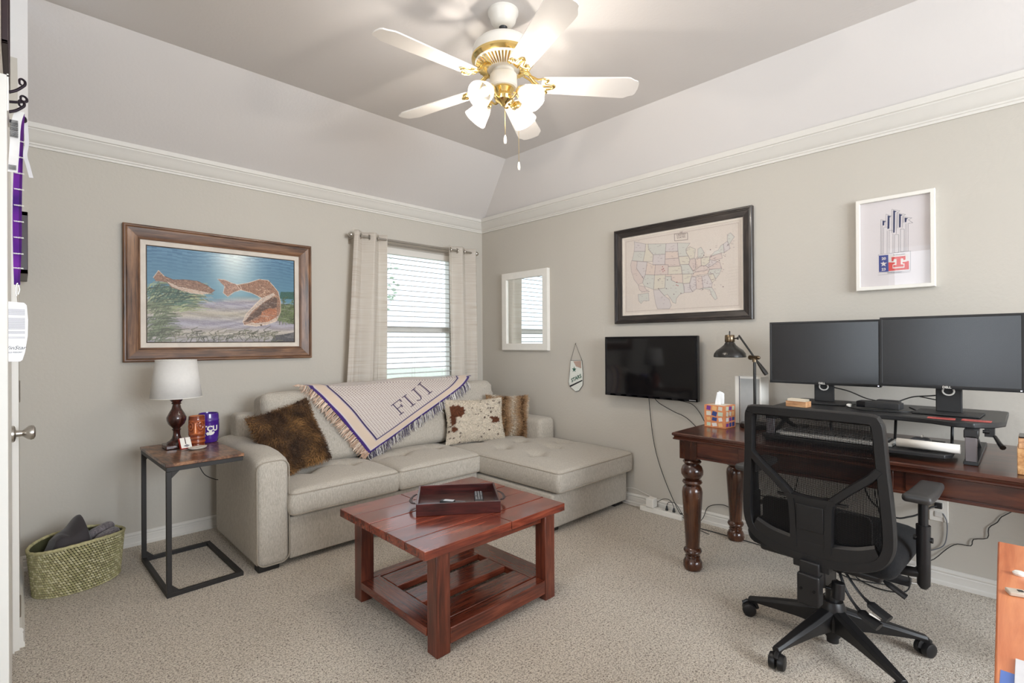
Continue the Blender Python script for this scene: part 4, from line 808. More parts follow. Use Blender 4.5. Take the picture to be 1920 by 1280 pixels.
def fur(P, n, ln, cols, rs, wd=.0016, curl=.5, both=False, M=None, colfn=None, lay=None):
    """short hair tufts as thin tapered slivers with per-strand colour"""
    v = []; f = []; c = []
    for i in range(n):
        u, q = rs.uniform(-1, 1, 2); s = -1 if not both or rs.rand() < .7 else 1
        p = Vector(P(u, q, s)); e = 1e-2
        t1 = Vector(P(min(1, u+e), q, s))-Vector(P(u-e, q, s)); t2 = Vector(P(u, min(1, q+e), s))-Vector(P(u, q-e, s)); n_ = t1.cross(t2)
        if n_.length < 1e-12: continue
        n_.normalize(); n_ = n_ if n_.y*s > 0 else -n_
        if abs(u) > .93: n_ = (n_*.4+Vector((1 if u > 0 else -1, 0, 0))).normalized()
        if abs(q) > .93: n_ = (n_*.4+Vector((0, 0, 1 if q > 0 else -1))).normalized()
        d = Vector(rs.normal(size=3)); l = lay(u, q) if lay else Vector((.2, 0, -.6))
        d = (n_*.7+d*curl*.5+l*.6).normalized(); L = ln*rs.uniform(.6, 1.2)
        side = d.cross(Vector(rs.normal(size=3))).normalized()*wd*.5*rs.uniform(.7, 1.4)
        mid = p+d*L*.5+n_*L*.1; tip = p+d*L+l*L*.3; k = len(v)
        v += [p-side, p+side, mid+side*.8, mid-side*.8, tip]; f += [(k, k+1, k+2, k+3), (k+3, k+2, k+4)]
        col = np.array(colfn(u, q, rs) if colfn else cols[rs.randint(len(cols))])*rs.uniform(.8, 1.15)
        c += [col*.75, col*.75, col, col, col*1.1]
    mb = MB().add(v, f, M); cc = np.ones((len(v), 4)); c = np.array(c)/255.; c = np.clip(c, 0, 1)
    cc[:, :3] = np.where(c <= .04045, c/12.92, ((c+.055)/1.055)**2.4)
    return mb, cc
M_fur = vcol('fur_strands', .75, .25, sheen=.1)
rs = np.random.RandomState(11)
# brown fluffy pillow
bp_ = thing('fur_pillow', 'shaggy brown fur pillow tilted against the left arm of the sofa', 'pillow', (-2.158, -.63, .648))
bp_.rotation_euler = (math.radians(-20), math.radians(-13), math.radians(8))
mb, P = pillow(.39, .41, .15)
link('cover', mb, plain('brown_hide', hexc(80, 56, 36), .9, var=.35, nscale=12), bp_)
from mathutils import noise as mnoise
def brown(u, q, rs):
    k = mnoise.noise(Vector((u*1.6, q*1.6, 3)))+.6*mnoise.noise(Vector((u*4, q*4, 1)))
    t = min(1, max(0, .42+k*.8)); a = np.array((62, 40, 24)); b2 = np.array((172, 128, 78)); return a*(1-t)+b2*t
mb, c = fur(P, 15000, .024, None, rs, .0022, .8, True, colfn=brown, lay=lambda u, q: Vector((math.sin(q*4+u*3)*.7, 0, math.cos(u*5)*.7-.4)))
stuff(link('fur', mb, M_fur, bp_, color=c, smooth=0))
# cow hide pillow
ch = thing('cowhide_pillow', 'cream cowhide pillow with brown patches on the chaise end of the sofa', 'pillow', (-.665, -.66, .600))
ch.rotation_euler = (math.radians(-16), math.radians(1), math.radians(-20))
mb, P = pillow(.50, .355, .15, 40)
spots = [(-.75, .55, .14, .18, 1), (-.62, .42, .22, .26, 1), (-.80, .12, .09, .34, 1), (-.78, -.38, .10, .12, 1), (.66, -.02, .16, .14, 1), (.50, .06, .07, .05, 1), (.58, -.14, .10, .05, 1)]
rr = random.Random(8)
for i in range(46):
    k = rr.random()
    a, b2 = (rr.uniform(-.95, -.6), rr.uniform(-.95, .9)) if k < .4 else ((rr.uniform(.1, .95), rr.uniform(.2, .95)) if k < .75 else (rr.uniform(-.2, .95), rr.uniform(-.9, .6)))
    spots.append((a, b2, rr.uniform(.012, .035), rr.uniform(.018, .045), 0))
def cow(u, q, rs=None):
    for a, b2, ra, rb, big in spots:
        w_ = 1+.25*math.sin(9*math.atan2(q-b2, u-a)+a*9) if big else 1
        if ((u-a)/ra)**2+((q-b2)/rb)**2 < w_: return (112, 66, 44) if big else (78, 50, 38)
    return (226, 214, 196)
def cvt(c): c = np.clip(np.array(c)/255., 0, 1); return np.where(c <= .04045, c/12.92, ((c+.055)/1.055)**2.4)
cc = np.ones((len(mb.v), 4))
for i, p in enumerate(mb.v): cc[i, :3] = cvt(cow(p[0]/.25, p[2]/.1775))
link('cover', mb, vcol('hide_skin', .85, .2), ch, color=cc)
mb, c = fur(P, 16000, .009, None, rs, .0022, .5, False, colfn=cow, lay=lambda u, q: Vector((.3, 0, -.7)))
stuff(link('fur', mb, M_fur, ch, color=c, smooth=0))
# striped fur pillow behind
fx_ = thing('striped_fur_pillow', 'tan and white banded fur pillow standing between the cowhide pillow and sofa arm', 'pillow', (-.325, -.70, .600))
fx_.rotation_euler = (math.radians(-14), math.radians(2), math.radians(-34))
mb, P = pillow(.36, .36, .15)
link('cover', mb, plain('fox_hide', hexc(170, 136, 98), .9, var=.2), fx_)
def fox(u, q, rs):
    x = u+.05*math.sin(q*5)+rs.normal()*.03
    k = abs(((x+.25) % .9)-.45)/.45
    return np.array((244, 234, 218))*(1-k)**1.1+np.array((140, 92, 48))*(1-(1-k)**1.1) if k < .85 else (92, 60, 34)
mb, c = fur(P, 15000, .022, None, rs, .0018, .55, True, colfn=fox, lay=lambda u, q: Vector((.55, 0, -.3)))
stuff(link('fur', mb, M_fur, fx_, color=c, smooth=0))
# ---- throw blanket over the back
th = thing('throw_blanket', 'cream and purple fringed throw blanket reading FIJI draped over the sofa back', 'throw', (-1.3, -.45, .92))
LX, AP, RX = (-1.955, -.01), (-1.590, .500), (-.590, .03)   # x, distance down the front face
def back_y(x): return -.005*math.sin(x*7)
def drape(x, s, lift=0):
    # s>0: down the raked front ; s<0: over the top towards the wall
    zt, yt = .942, -.415
    lean = math.radians(13)
    r = .05
    if s >= 0:
        bulge = .028*math.sin(min(1, s/.45)*PI)
        ny, nz = -math.cos(lean), math.sin(lean)
        a = min(1, s/.08); dy = -.045*math.sin(a*PI/2); dz = -.03*(1-math.cos(a*PI/2))*0
        y = yt+dy-s*math.sin(lean)*1.0-bulge*1.0; z = zt-.02*a-(s-.02*a)*math.cos(lean)+0
        return (x, y+ny*lift+back_y(x), z+nz*lift)
    q = -s
    if q < .14: return (x, yt+q, zt+.008*math.sin(q/.14*PI)+lift)
    return (x, yt+.14+.03*min(1, (q-.14)/.05)+lift, zt-(q-.14)*.98)
A = (LX[0]-AP[0], LX[1]-AP[1]); B = (RX[0]-AP[0], RX[1]-AP[1])
def cloth(a, b2):    # a towards the left corner, b towards the right corner
    x = AP[0]+a*A[0]+b2*B[0]; s = AP[1]+a*A[1]+b2*B[1]
    wr = .006*math.sin(9*b2+3*a)+.005*math.sin(14*a)+.004*math.sin(23*b2*a)
    return x, s, wr
cv = Canvas(300, 300, (214, 206, 200))
Y, X = np.mgrid[0:300, 0:300]
ch_ = ((X//2+Y//2) % 2 == 0); cv.a[ch_] = np.array((200, 188, 178))/255.; cv.a[((X % 5 < 2) & (Y % 5 < 2))] = np.array((128, 104, 112))/255.
# u = b (along the right edge), v = a
pur = (66, 44, 110); peach = (212, 192, 174)
for k0, k1, c in ((0, .021, pur), (.021, .028, (206, 198, 200)), (.028, .078, peach), (.078, .085, (192, 180, 182)), (.085, .094, (60, 46, 90))):
    ka, kb = int(k0*300*1.0), int(k1*300*1.0)
    lo, hi = ka, max(kb, ka+1)
    cv.a[lo:hi, lo:] = np.array(c)/255.; cv.a[lo:, lo:hi] = np.array(c)/255.
    cv.a[lo:, 300-hi:300-lo] = np.array(c)/255.
cv.line([(.46, .92), (.34, .52)], 1.4, (90, 80, 110)) if 0 else None
cv.line([(.30, .86), (.42, .60), (.62, .52)], 1.5, (120, 108, 120), .8)
inkc = (54, 40, 72)
def glyph(strokes, b0, a0, sc):
    for st_ in strokes: cv.line([(b0+x*sc, a0+y*sc*1.35) for x, y in st_], 2.4 if len(st_) < 4 else 2.2, inkc)
F_ = [[(.15, 0), (.15, 1)], [(0, 0), (.32, 0)], [(0, 1), (.75, 1)], [(.75, 1), (.75, .8)], [(.15, .52), (.55, .52)], [(.55, .62), (.55, .42)]]
I_ = [[(.25, 0), (.25, 1)], [(.08, 0), (.42, 0)], [(.08, 1), (.42, 1)]]
J_ = [[(.45, 1), (.45, .2)], [(.45, .2), (.36, .03), (.2, 0), (.06, .12)], [(.28, 1), (.62, 1)]]
for g_, b0 in ((F_, .305), (I_, .40), (J_, .465), (I_, .555)): glyph(g_, b0, .165, .10)
mb = MB(); v = []; keep = {}
N = 300
for j in range(N):
    for i in range(N):
        x, s, wr = cloth(j/(N-1)*1.12, i/(N-1)*1.12); v.append(drape(x, s, .010+wr)); keep[(j, i)] = s
F = []
for j in range(N-1):
    for i in range(N-1):
        if keep[(j, i)] > -.24: F.append((j*N+i, j*N+i+1, (j+1)*N+i+1, (j+1)*N+i))
used = sorted({i for q in F for i in q}); mp = {a: i for i, a in enumerate(used)}
mb.v = [v[i] for i in used]; mb.f = [tuple(mp[i] for i in q) for q in F]
c = np.ones((N*N, 4)); c[:, :3] = cv.linear().reshape(-1, 3); c = c[used]
link('cloth', mb, vcol('throw_weave', .9, .15, sheen=.2, bs=.5, bscale=500), th, color=c, world=True, smooth=180)
# fringes : twisted tassels along the two visible edges
def fringe(fnp, n, cols, ln, seed, out):
    rs_ = np.random.RandomState(seed); mb = MB(); C_ = []
    for i in range(n):
        t = (i+rs_.rand()*.6)/n; x, s, dx, ds = fnp(t)
        if s < -.10: continue
        L = ln*rs_.uniform(.7, 1.15); pts = []; wob = rs_.normal()*.006
        for k in range(5):
            q = k/4; pts.append(drape(x+dx*L*q+wob*math.sin(q*4), s+ds*L*q+wob*math.cos(q*3)*.6, .013+.004*rs_.rand()))
        k0 = len(mb.v); r0 = rs_.uniform(.0016, .0026); mb.tube(pts, [r0, r0*1.2, r0, r0*.9, r0*.5], 4)
        col = cvt(np.array(cols[rs_.randint(len(cols))])*rs_.uniform(.85, 1.1)); C_ += [list(col)+[1]]*(len(mb.v)-k0)
    stuff(link('fringe', mb, M_fur, th, color=C_, world=True, smooth=0))
nA = math.hypot(*A); nB = math.hypot(*B)
fringe(lambda t: (AP[0]+A[0]*t*1.12, AP[1]+A[1]*t*1.12, -.75, .62), 210, [(204, 176, 154), (184, 150, 128), (222, 204, 188)], .070, 1, -1)
fringe(lambda t: (AP[0]+B[0]*t*1.0, AP[1]+B[1]*t*1.0, .10, 1.0), 260, [(206, 202, 198), (70, 62, 92), (222, 218, 214), (112, 106, 118)], .066, 2, 1)
BULB = 7.5
# ================================================================ ceiling fan
fn = thing('ceiling_fan', 'white and brass five-blade ceiling fan with four lit glass shades', 'ceiling fan', (-1.70, -2.13, 2.24))
M_fan = plain('fan_white', hexc(226, 221, 212), .35, var=.01)
Fz = lambda z: z-2.24
link('canopy', MB().lathe([(.074, Fz(2.85)), (.074, Fz(2.838)), (.066, Fz(2.825)), (.060, Fz(2.80)), (.045, Fz(2.782)), (.028, Fz(2.775)), (.0001, Fz(2.775))][::-1], 40), M_fan, fn, smooth=30)
link('ball_joint', MB().ball((0, 0, Fz(2.778)), .021, 16), M_black, fn)
link('downrod', MB().cyl((0, 0, Fz(2.66)), (0, 0, Fz(2.775)), .011, 16), M_brass, fn)
mo = link('motor_housing', MB().lathe([(.0001, Fz(2.70)), (.10, Fz(2.70)), (.125, Fz(2.693)), (.143, Fz(2.675)), (.149, Fz(2.655)), (.150, Fz(2.622)), (.0001, Fz(2.622))][::-1], 48), M_fan, fn, smooth=30)
link('brass_band', MB().lathe([(.150, Fz(2.626)), (.154, Fz(2.622)), (.154, Fz(2.612)), (.146, Fz(2.604)), (.138, Fz(2.598)), (.0001, Fz(2.598))][::-1], 48), M_brass, fn, smooth=30)
vd = MB(); vd.lathe([(.0001, Fz(2.565)), (.075, Fz(2.565)), (.078, Fz(2.568)), (.136, Fz(2.592)), (.138, Fz(2.598))], 48)
link('vent_plate', vd, M_fan, fn, smooth=30)
rb = MB()
for i in range(48):
    a = 2*PI*i/48; M = Matrix.Rotation(a, 4, 'Z')
    rb.add([(.080, -.0028, Fz(2.5665)), (.134, -.0045, Fz(2.589)), (.134, .0045, Fz(2.589)), (.080, .0028, Fz(2.5665)), (.080, 0, Fz(2.561)), (.134, 0, Fz(2.583))], [(0, 4, 5, 1), (3, 2, 5, 4), (0, 3, 4), (1, 5, 2)], M)
stuff(link('vent_ribs', rb, M_brass, fn, smooth=0))
link('switch_housing', MB().lathe([(.052, Fz(2.565)), (.055, Fz(2.55)), (.066, Fz(2.54)), (.066, Fz(2.485)), (.060, Fz(2.478)), (.0001, Fz(2.478))][::-1], 36), M_fan, fn, smooth=30)
link('brass_fitter', MB().lathe([(.048, Fz(2.479)), (.052, Fz(2.470)), (.040, Fz(2.45)), (.046, Fz(2.435)), (.040, Fz(2.42)), (.020, Fz(2.408)), (.010, Fz(2.395)), (.0001, Fz(2.392))][::-1], 32), M_brass, fn, smooth=30)
# blades
M_blade = plain('blade_white', hexc(238, 232, 226), .3, var=.01, coat=.3)
def blade_outline():
    r0, r1 = .185, .662; w0, w1 = .052, .070
    top = [(r0, w0-.012), (r0+.01, w0), (r1-.075, w1), (r1-.055, w1-.001), (r1-.030, w1-.016), (r1-.012, w1-.022), (r1-.004, w1-.034), (r1, .0)]
    return top+[(x, -y) for x, y in top[::-1][1:]]
bo = blade_outline(); zb = Fz(2.50)
first = None
for k in range(5):
    az = 31.8+72*k
    if first is None:
        T = Matrix.Rotation(math.radians(-12), 4, 'X')
        mb = MB(); n = len(bo); vv_ = [(x, y, .003) for x, y in bo]+[(x, y, -.003) for x, y in bo]
        mb.add(vv_, [tuple(range(n)), tuple(range(2*n-1, n-1, -1))]+[(i, i+n, (i+1) % n+n, (i+1) % n) for i in range(n)], T)
        first = link('blade', mb, M_blade, fn, loc=(0, 0, zb), rotz=az, smooth=30)
        ir = MB()
        for s in (-1, 1):
            ir.tube([T @ Vector(p) for p in spline([(.10, s*.010, .055), (.135, s*.016, .035), (.165, s*.034, .004), (.19, s*.050, -.006), (.215, s*.040, -.007), (.20, s*.022, -.007), (.235, s*.014, -.007), (.25, 0, -.007)], 6)], .0048, 7)
        ir.tube([(.085, 0, .070), (.12, 0, .056), (.15, 0, .016), (.175, 0, -.005), (.24, 0, -.006)], [.011, .010, .008, .007, .004], 8)
        for x, y in ((.205, .033), (.205, -.033), (.24, 0)): ir.ball(T @ Vector((x, y, -.008)), .007, 8, sz=.6)
        iron = link('blade_iron', ir, M_brass, first, smooth=60)
    else:
        o = first.copy(); COL.objects.link(o); o.parent = fn; o.rotation_euler = (0, 0, math.radians(az))
        q = iron.copy(); COL.objects.link(q); q.parent = o
# light kit : four arms, sockets, shades and bulbs
M_shade = translucent('ribbed_glass_shade', (.86, .84, .81), .5, .88, gloss=.16)
M_bulb = emis('lit_bulb', (1, .93, .82), 6)
prof_s = [(.021, 0), (.026, .004), (.034, .018), (.041, .040), (.047, .062), (.053, .085), (.059, .098), (.060, .104)]
sh = None
for k in range(4):
    az = 189-90*k
    R_ = Matrix.Rotation(math.radians(az), 4, 'Z') @ Matrix.Translation((.100, 0, Fz(2.438))) @ Matrix.Rotation(math.radians(90+36), 4, 'Y')
    link('lamp_arm', MB().tube([Matrix.Rotation(math.radians(az), 4, 'Z') @ Vector(p) for p in spline([(.03, 0, Fz(2.425)), (.055, 0, Fz(2.42)), (.086, 0, Fz(2.446)), (.102, 0, Fz(2.436))], 5)], .006, 8).lathe([(.012, -.012), (.024, -.006), (.027, .006), (.026, .014), (.0001, .014)], 20, R_), M_brass, fn, smooth=50)
    n = 48; v = []; f = []
    for j, (r, z) in enumerate(prof_s):
        for i in range(n):
            a = 2*PI*i/n; rr_ = r*(1+.022*math.cos(24*a)*(1 if 1 < j < 6 else 0)); v.append(R_ @ Vector((rr_*math.cos(a), rr_*math.sin(a), z)))
    f = [(j*n+i, j*n+(i+1) % n, (j+1)*n+(i+1) % n, (j+1)*n+i) for j in range(len(prof_s)-1) for i in range(n)]
    link('glass_shade', MB().add(v, f), M_shade, fn, smooth=60)
    link('bulb', MB().lathe([(.010, .012), (.012, .022), (.019, .038), (.0215, .050), (.019, .062), (.010, .070), (.0001, .072)], 18, R_), M_bulb, fn, smooth=80)
    ld = bpy.data.lights.new('bulb_light', 'POINT'); ld.energy = BULB; ld.color = (1, .92, .82); ld.shadow_soft_size = .010
    lo = bpy.data.objects.new('bulb_light', ld); COL.objects.link(lo); lo.parent = fn; lo.location = R_ @ Vector((0, 0, .084))
for dx, dy, z1, z0 in ((-.01, -.02, 2.40, 2.245), (.062, -.040, 2.49, 2.13)):
    link('pull_chain', MB().cyl((dx, dy, Fz(z0)), (dx, dy, Fz(z1)), .0011, 6), M_brass, fn)
    link('pull_knob', MB().lathe([(.0001, 0), (.005, .002), (.0075, .014), (.006, .030), (.003, .042), (.0001, .044)], 14, Matrix.Translation((dx, dy, Fz(z0)-.044))), M_fan, fn)

# ================================================================ coffee table
ct = thing('coffee_table', 'red-stained plank coffee table with slatted lower shelf in front of the sofa', 'coffee table', (-1.85, -1.915, 0))
K = ((.060, .013, .006), (.22, .050, .018), (.42, .115, .040))
WT = wood('red_stain_top', hexc(72, 28, 19), hexc(114, 47, 30), hexc(148, 70, 46), 'x', 1.6, .27, .6, 14, bs=.03)
WX = wood('red_stain_x', hexc(74, 32, 22), hexc(108, 50, 34), hexc(138, 70, 48), 'x', 1.8, .22, .4, 16, bs=.06)
WY = wood('red_stain_y', hexc(74, 32, 22), hexc(108, 50, 34), hexc(138, 70, 48), 'y', 1.8, .22, .4, 16, bs=.06)
WZ = wood('red_stain_z', hexc(62, 28, 20), hexc(94, 44, 30), hexc(126, 64, 44), 'z', 1.8, .3, .25, 16, bs=.06)
def cp(name, b_, m_, bev=.003): return link(name, MB().box(*b_), m_, ct, world=True, bev=bev)
TX0, TX1, TY0, TY1, TZ = -2.268, -1.432, -2.275, -1.552, .446
pw = (TY1-TY0)/5
cp('gap_shade_sheet', (TX0+.02, TX1-.02, TY0+.02, TY1-.02, TZ-.0362, TZ-.0355), M_blackm, 0)  # thin black sheet added under the planks, stands in for shade in the gaps
for k in range(5):
    y0 = TY0+k*pw+.0022; y1 = TY0+(k+1)*pw-.0022; dz = (0, .001, -.0006, .0008, 0)[k]
    split = {0: -1.80, 2: None, 4: -1.93}.get(k)
    if split: cp('plank', (TX0, split-.0015, y0, y1, TZ-.036, TZ+dz), WT, .0015); cp('plank', (split+.0015, TX1, y0, y1, TZ-.036, TZ-dz), WT, .0015)
    else: cp('plank', (TX0, TX1, y0, y1, TZ-.036, TZ+dz), WT, .0015)
LEG = .068
for x, y in ((-2.205, -2.262+.0), (-2.205, -1.645), (-1.565, -2.262), (-1.565, -1.645)):
    cp('leg', (x, x+LEG, y, y+LEG, 0, TZ-.0365), WZ, .004)
for y in (-2.235, -1.615):
    cp('apron', (-2.137, -1.565, y, y+.02, TZ-.075, TZ-.0365), WX)
SZ = .100
for x0 in (-2.205, -1.567): cp('shelf_end_board', (x0+(-.004 if x0 < -2 else -.03), x0+.10, -2.194, -1.645, SZ-.034, SZ), WY, .0025)
cp('shelf_rail', (-2.137, -1.567, -2.262, -2.202, SZ-.085+.02, SZ), WX); cp('shelf_rail', (-2.137, -1.567, -1.642, -1.585, SZ-.065, SZ), WX)
for y0, y1 in ((-2.195, -2.075), (-2.01, -1.87), (-1.80, -1.66)):
    cp('shelf_slat', (-2.104, -1.598, y0, y1, SZ-.032, SZ+.001), WX, .0025)
# tray with handles
M_tray = wood('tray_wood', hexc(34, 10, 10), hexc(62, 22, 20), hexc(86, 34, 30), 'x', 2, .3, .3, 12)
M_trin = wood('tray_floor_wood', hexc(44, 22, 20), hexc(70, 40, 36), hexc(92, 56, 48), 'x', 2, .3, .3, 12)
ty = thing('serving_tray', 'dark red-brown wooden tray with loop handles on the coffee table', 'tray', (-1.818, -1.905, TZ+.001), -36.5)
W, D, Hh = .395, .315, .056
link('side_panel', MB().box(-W/2, W/2, -D/2, -D/2+.010, 0, Hh), M_tray, ty, bev=.0015)
link('side_panel', MB().box(-W/2, W/2, D/2-.010, D/2, 0, Hh), M_tray, ty, bev=.0015)
link('end_panel', MB().box(-W/2, -W/2+.010, -D/2+.010, D/2-.010, 0, Hh), M_tray, ty, bev=.0015)
link('end_panel', MB().box(W/2-.010, W/2, -D/2+.010, D/2-.010, 0, Hh), M_tray, ty, bev=.0015)
link('bottom_panel', MB().box(-W/2+.010, W/2-.010, -D/2+.010, D/2-.010, .004, .010), M_trin, ty)
for s in (-1, 1):
    h_ = MB(); P = spline([(s*(W/2), -.075, .036), (s*(W/2+.022), -.058, .033), (s*(W/2+.034), 0, .030), (s*(W/2+.022), .058, .033), (s*(W/2), .075, .036)], 6)
    link('handle', h_.tube(P, .0075, 8, flat=.35), plain('handle_strap', hexc(46, 28, 30), .4), ty)
    for y in (-.075, .075): link('stud', MB().ball((s*(W/2+.002), y, .036), .006, 8), M_steel, ty)
TZB = TZ+.0115
rc = thing('remote_control', 'long dark remote control lying at the right end of the tray', 'remote', (-1.715, -1.944, TZB), -128)
link('casing', MB().rbox(0, 0, .009, .165, .045, .016, .006, 6), M_black, rc)
gk = plain('grey_keys', hexc(112, 112, 114), .5)
for i in range(11):
    for j in range(3):
        if i == 6 and j != 1: continue
        link('key', MB().rbox(-.068+i*.0125, -.013+j*.013, .0178, .0085 if i != 6 else .014, .0085, .003, .001, 2), gk, rc, smooth=0)
r2 = thing('streaming_remote', 'small black remote with a pale top on the left part of the tray', 'remote', (-1.872, -1.893, TZB), -60)
link('casing', MB().rbox(0, 0, .009, .075, .034, .016, .006, 6), M_black, r2); link('touch_pad', MB().rbox(.006, 0, .0178, .05, .026, .0015, .0005, 3), plain('pale_pad', hexc(196, 200, 206), .2), r2)
r3 = thing('small_box_remote', 'narrow black remote behind the front rim in the middle of the tray', 'remote', (-1.828, -1.945, TZB), -52)
link('casing', MB().rbox(0, 0, .007, .085, .020, .013, .004, 6), M_black, r3); link('key_pad', MB().box(-.03, .02, -.005, .005, .0135, .0145), gk, r3)

# ================================================================ C-shaped side table
st_ = thing('side_table', 'C-shaped side table with rustic wood top and black metal frame', 'side table', (-2.705, -.62, 0), 1.5)
M_fr = plain('black_steel', (.022, .020, .019), .5, spec=.4)
def sp_(name, b_, m_=None, bev=.0015): return link(name, MB().box(*b_), m_ or M_fr, st_, bev=bev)
X0_, X1_, Y0_, Y1_, T_ = -.170, .180, -.31, .31, .022
m, nt, b = nodes_of('rustic_top'); setp(b, .38, 0, .5, .25); MATS['rustic_top'] = m
va = coords(nt, (12, 2.2, 12)); n1 = noise(nt, va, 3, 6, .7, 1.5); vb = coords(nt, (3, 3, 3)); n2 = noise(nt, vb, 3.2, 3, .5)
s_ = nt.nodes.new('ShaderNodeMath'); s_.operation = 'ADD'; nt.links.new(n1, s_.inputs[0]); nt.links.new(n2, s_.inputs[1]); h_ = nt.nodes.new('ShaderNodeMath'); h_.operation = 'MULTIPLY'; h_.inputs[1].default_value = .5; nt.links.new(s_.outputs[0], h_.inputs[0])
nt.links.new(ramp(nt, h_.outputs[0], [(.38, hexc(48, 32, 24)), (.48, hexc(96, 62, 42)), (.60, hexc(156, 112, 78))]), b.inputs['Base Color'])
sp_('table_top', (X0_-.004, X1_+.004, Y0_-.004, Y1_+.004, .645, .661), m, .002)
sp_('top_rail', (X0_, X1_, Y0_, Y0_+T_, .622, .6445)); sp_('top_rail', (X0_, X1_, Y1_-T_, Y1_, .622, .6445)); sp_('top_rail', (X0_, X0_+T_, Y0_+T_, Y1_-T_, .622, .6445)); sp_('top_rail', (X1_-T_, X1_, Y0_+T_, Y1_-T_, .622, .6445))
sp_('upright', (X0_, X0_+T_, Y0_, Y0_+T_, T_, .6215)); sp_('upright', (X0_, X0_+T_, Y1_-T_, Y1_, T_, .6215))
sp_('base_rail', (X0_, X1_, Y0_, Y0_+T_, 0, T_)); sp_('base_rail', (X0_, X1_, Y1_-T_, Y1_, 0, T_)); sp_('base_rail', (X0_, X0_+T_, Y0_+T_, Y1_-T_, 0, T_)); sp_('base_rail', (X1_-T_, X1_, Y0_+T_, Y1_-T_, 0, T_))
for y, z, s in ((Y0_, T_, 1), (Y1_-T_, T_, 1), (Y0_, .622, -1), (Y1_-T_, .622, -1)):
    link('gusset', MB().prism([(X0_+T_, z), (X0_+T_+.035, z), (X0_+T_, z+s*.035)], y+.004, y+T_-.004), M_fr, st_, smooth=0)
TT = .6615
# table lamp
la = thing('table_lamp', 'dark turned-wood table lamp with white drum shade on the side table', 'lamp', (-2.738, -.475, TT))
M_lw = wood('lamp_wood', hexc(30, 14, 12), hexc(62, 30, 24), hexc(92, 48, 36), 'z', 3, .25, .4, 6)
link('plinth', MB().box(-.062, .062, -.062, .062, 0, .022), M_lw, la, bev=.004)
link('turned_body', MB().lathe([(.050, .022), (.048, .032), (.034, .040), (.024, .052), (.018, .072), (.018, .096), (.024, .102), (.018, .108), (.024, .116), (.040, .134), (.048, .156), (.049, .172), (.038, .196), (.024, .222), (.019, .246), (.026, .250), (.021, .256), (.030, .268), (.036, .278), (.034, .283), (.014, .287), (.012, .31)], 36), M_lw, la, smooth=50)
link('socket', MB().lathe([(.014, .305), (.014, .345), (.018, .35), (.0001, .36)], 16), M_brass, la)
link('bulb', MB().ball((0, 0, .385), .026, 14), plain('unlit_bulb', (.85, .85, .83), .3), la)
sh_ = MB(); sh_.lathe([(.127, .284), (.101, .502)], 48, cap=False)
s1 = link('lamp_shade', sh_, translucent('white_shade_cloth', (.93, .91, .88), .25), la, smooth=60); s_m = s1.modifiers.new('cloth', 'SOLIDIFY'); s_m.thickness = .002
link('shade_ring', MB().tube([(.101*math.cos(2*PI*i/40), .101*math.sin(2*PI*i/40), .500) for i in range(40)], .002, 6, closed=True).tube([(.127*math.cos(2*PI*i/40), .127*math.sin(2*PI*i/40), .286) for i in range(40)], .002, 6, closed=True).cyl((-.1, 0, .47), (.1, 0, .47), .0018, 6).cyl((0, 0, .47), (0, 0, .38), .0018, 6), M_wplas, la)
cord('black lamp cord sagging behind the side table to the sofa arm', [(-2.66, -.40, .62), (-2.63, -.36, .60), (-2.60, -.33, .52), (-2.56, -.31, .44), (-2.50, -.28, .395), (-2.472, -.25, .38)], .0025)
# tiki mug
tk = thing('tiki_mug', 'glazed orange-brown tiki face mug beside the lamp', 'mug', (-2.652, -.545, TT), -22)
nz_, na = 48, 72; v = []; f = []
def tiki_r(a, z):
    r = .040; zz = z/.178; r += .0025*math.sin(PI*zz)
    d = 0; fa = math.degrees(a)+90
    fa = (fa+180) % 360-180     # 0 faces -y
    g = lambda x, s: math.exp(-(x/s)**2)
    if zz < .36: d += .0022*math.sin(zz/.36*PI*5)
    if .33 < zz < .38: d -= .003
    d += .010*g(fa, 9)*(1 if .45 < zz < .80 else 0)*max(0, 1.2-(zz-.45)*2)
    d += .0045*g(zz-.84, .03)*g(abs(fa)-34, 30)
    for s in (-38, 38):
        q = math.hypot((fa-s)/22, (zz-.68)/.13); d += .0026*math.sin(q*9)*(1 if q < 1.5 else 0)
    d += .0045*g(zz-.44, .022)*g(fa, 38) - .003*g(zz-.41, .012)*g(fa, 34)
    return r+d
tc = []
for j in range(nz_+1):
    z = .178*j/nz_
    for i in range(na):
        a = 2*PI*i/na; r = tiki_r(a, z); v.append((r*math.cos(a), r*math.sin(a), z)); k = min(1, max(0, (r-.039)/.010)); col = np.array((104, 40, 20))*(1-k)+np.array((224, 128, 70))*k; tc.append(list(cvt(col))+[1])
k0 = len(v)
for i in range(na): a = 2*PI*i/na; v.append((.036*math.cos(a), .036*math.sin(a), .177)); tc.append(list(cvt((200, 130, 90)))+[1])
for i in range(na): a = 2*PI*i/na; v.append((.034*math.cos(a), .034*math.sin(a), .02)); tc.append(list(cvt((90, 50, 30)))+[1])
f = [(j*na+i, j*na+(i+1) % na, (j+1)*na+(i+1) % na, (j+1)*na+i) for j in range(nz_+2) for i in range(na)]; f.append(tuple(range(na))[::-1]); f.append(tuple(range(len(v)-na, len(v))))
link('cup', MB().add(v, f), vcol('tiki_glaze', .18, .5, coat=.5), tk, color=tc, smooth=70)
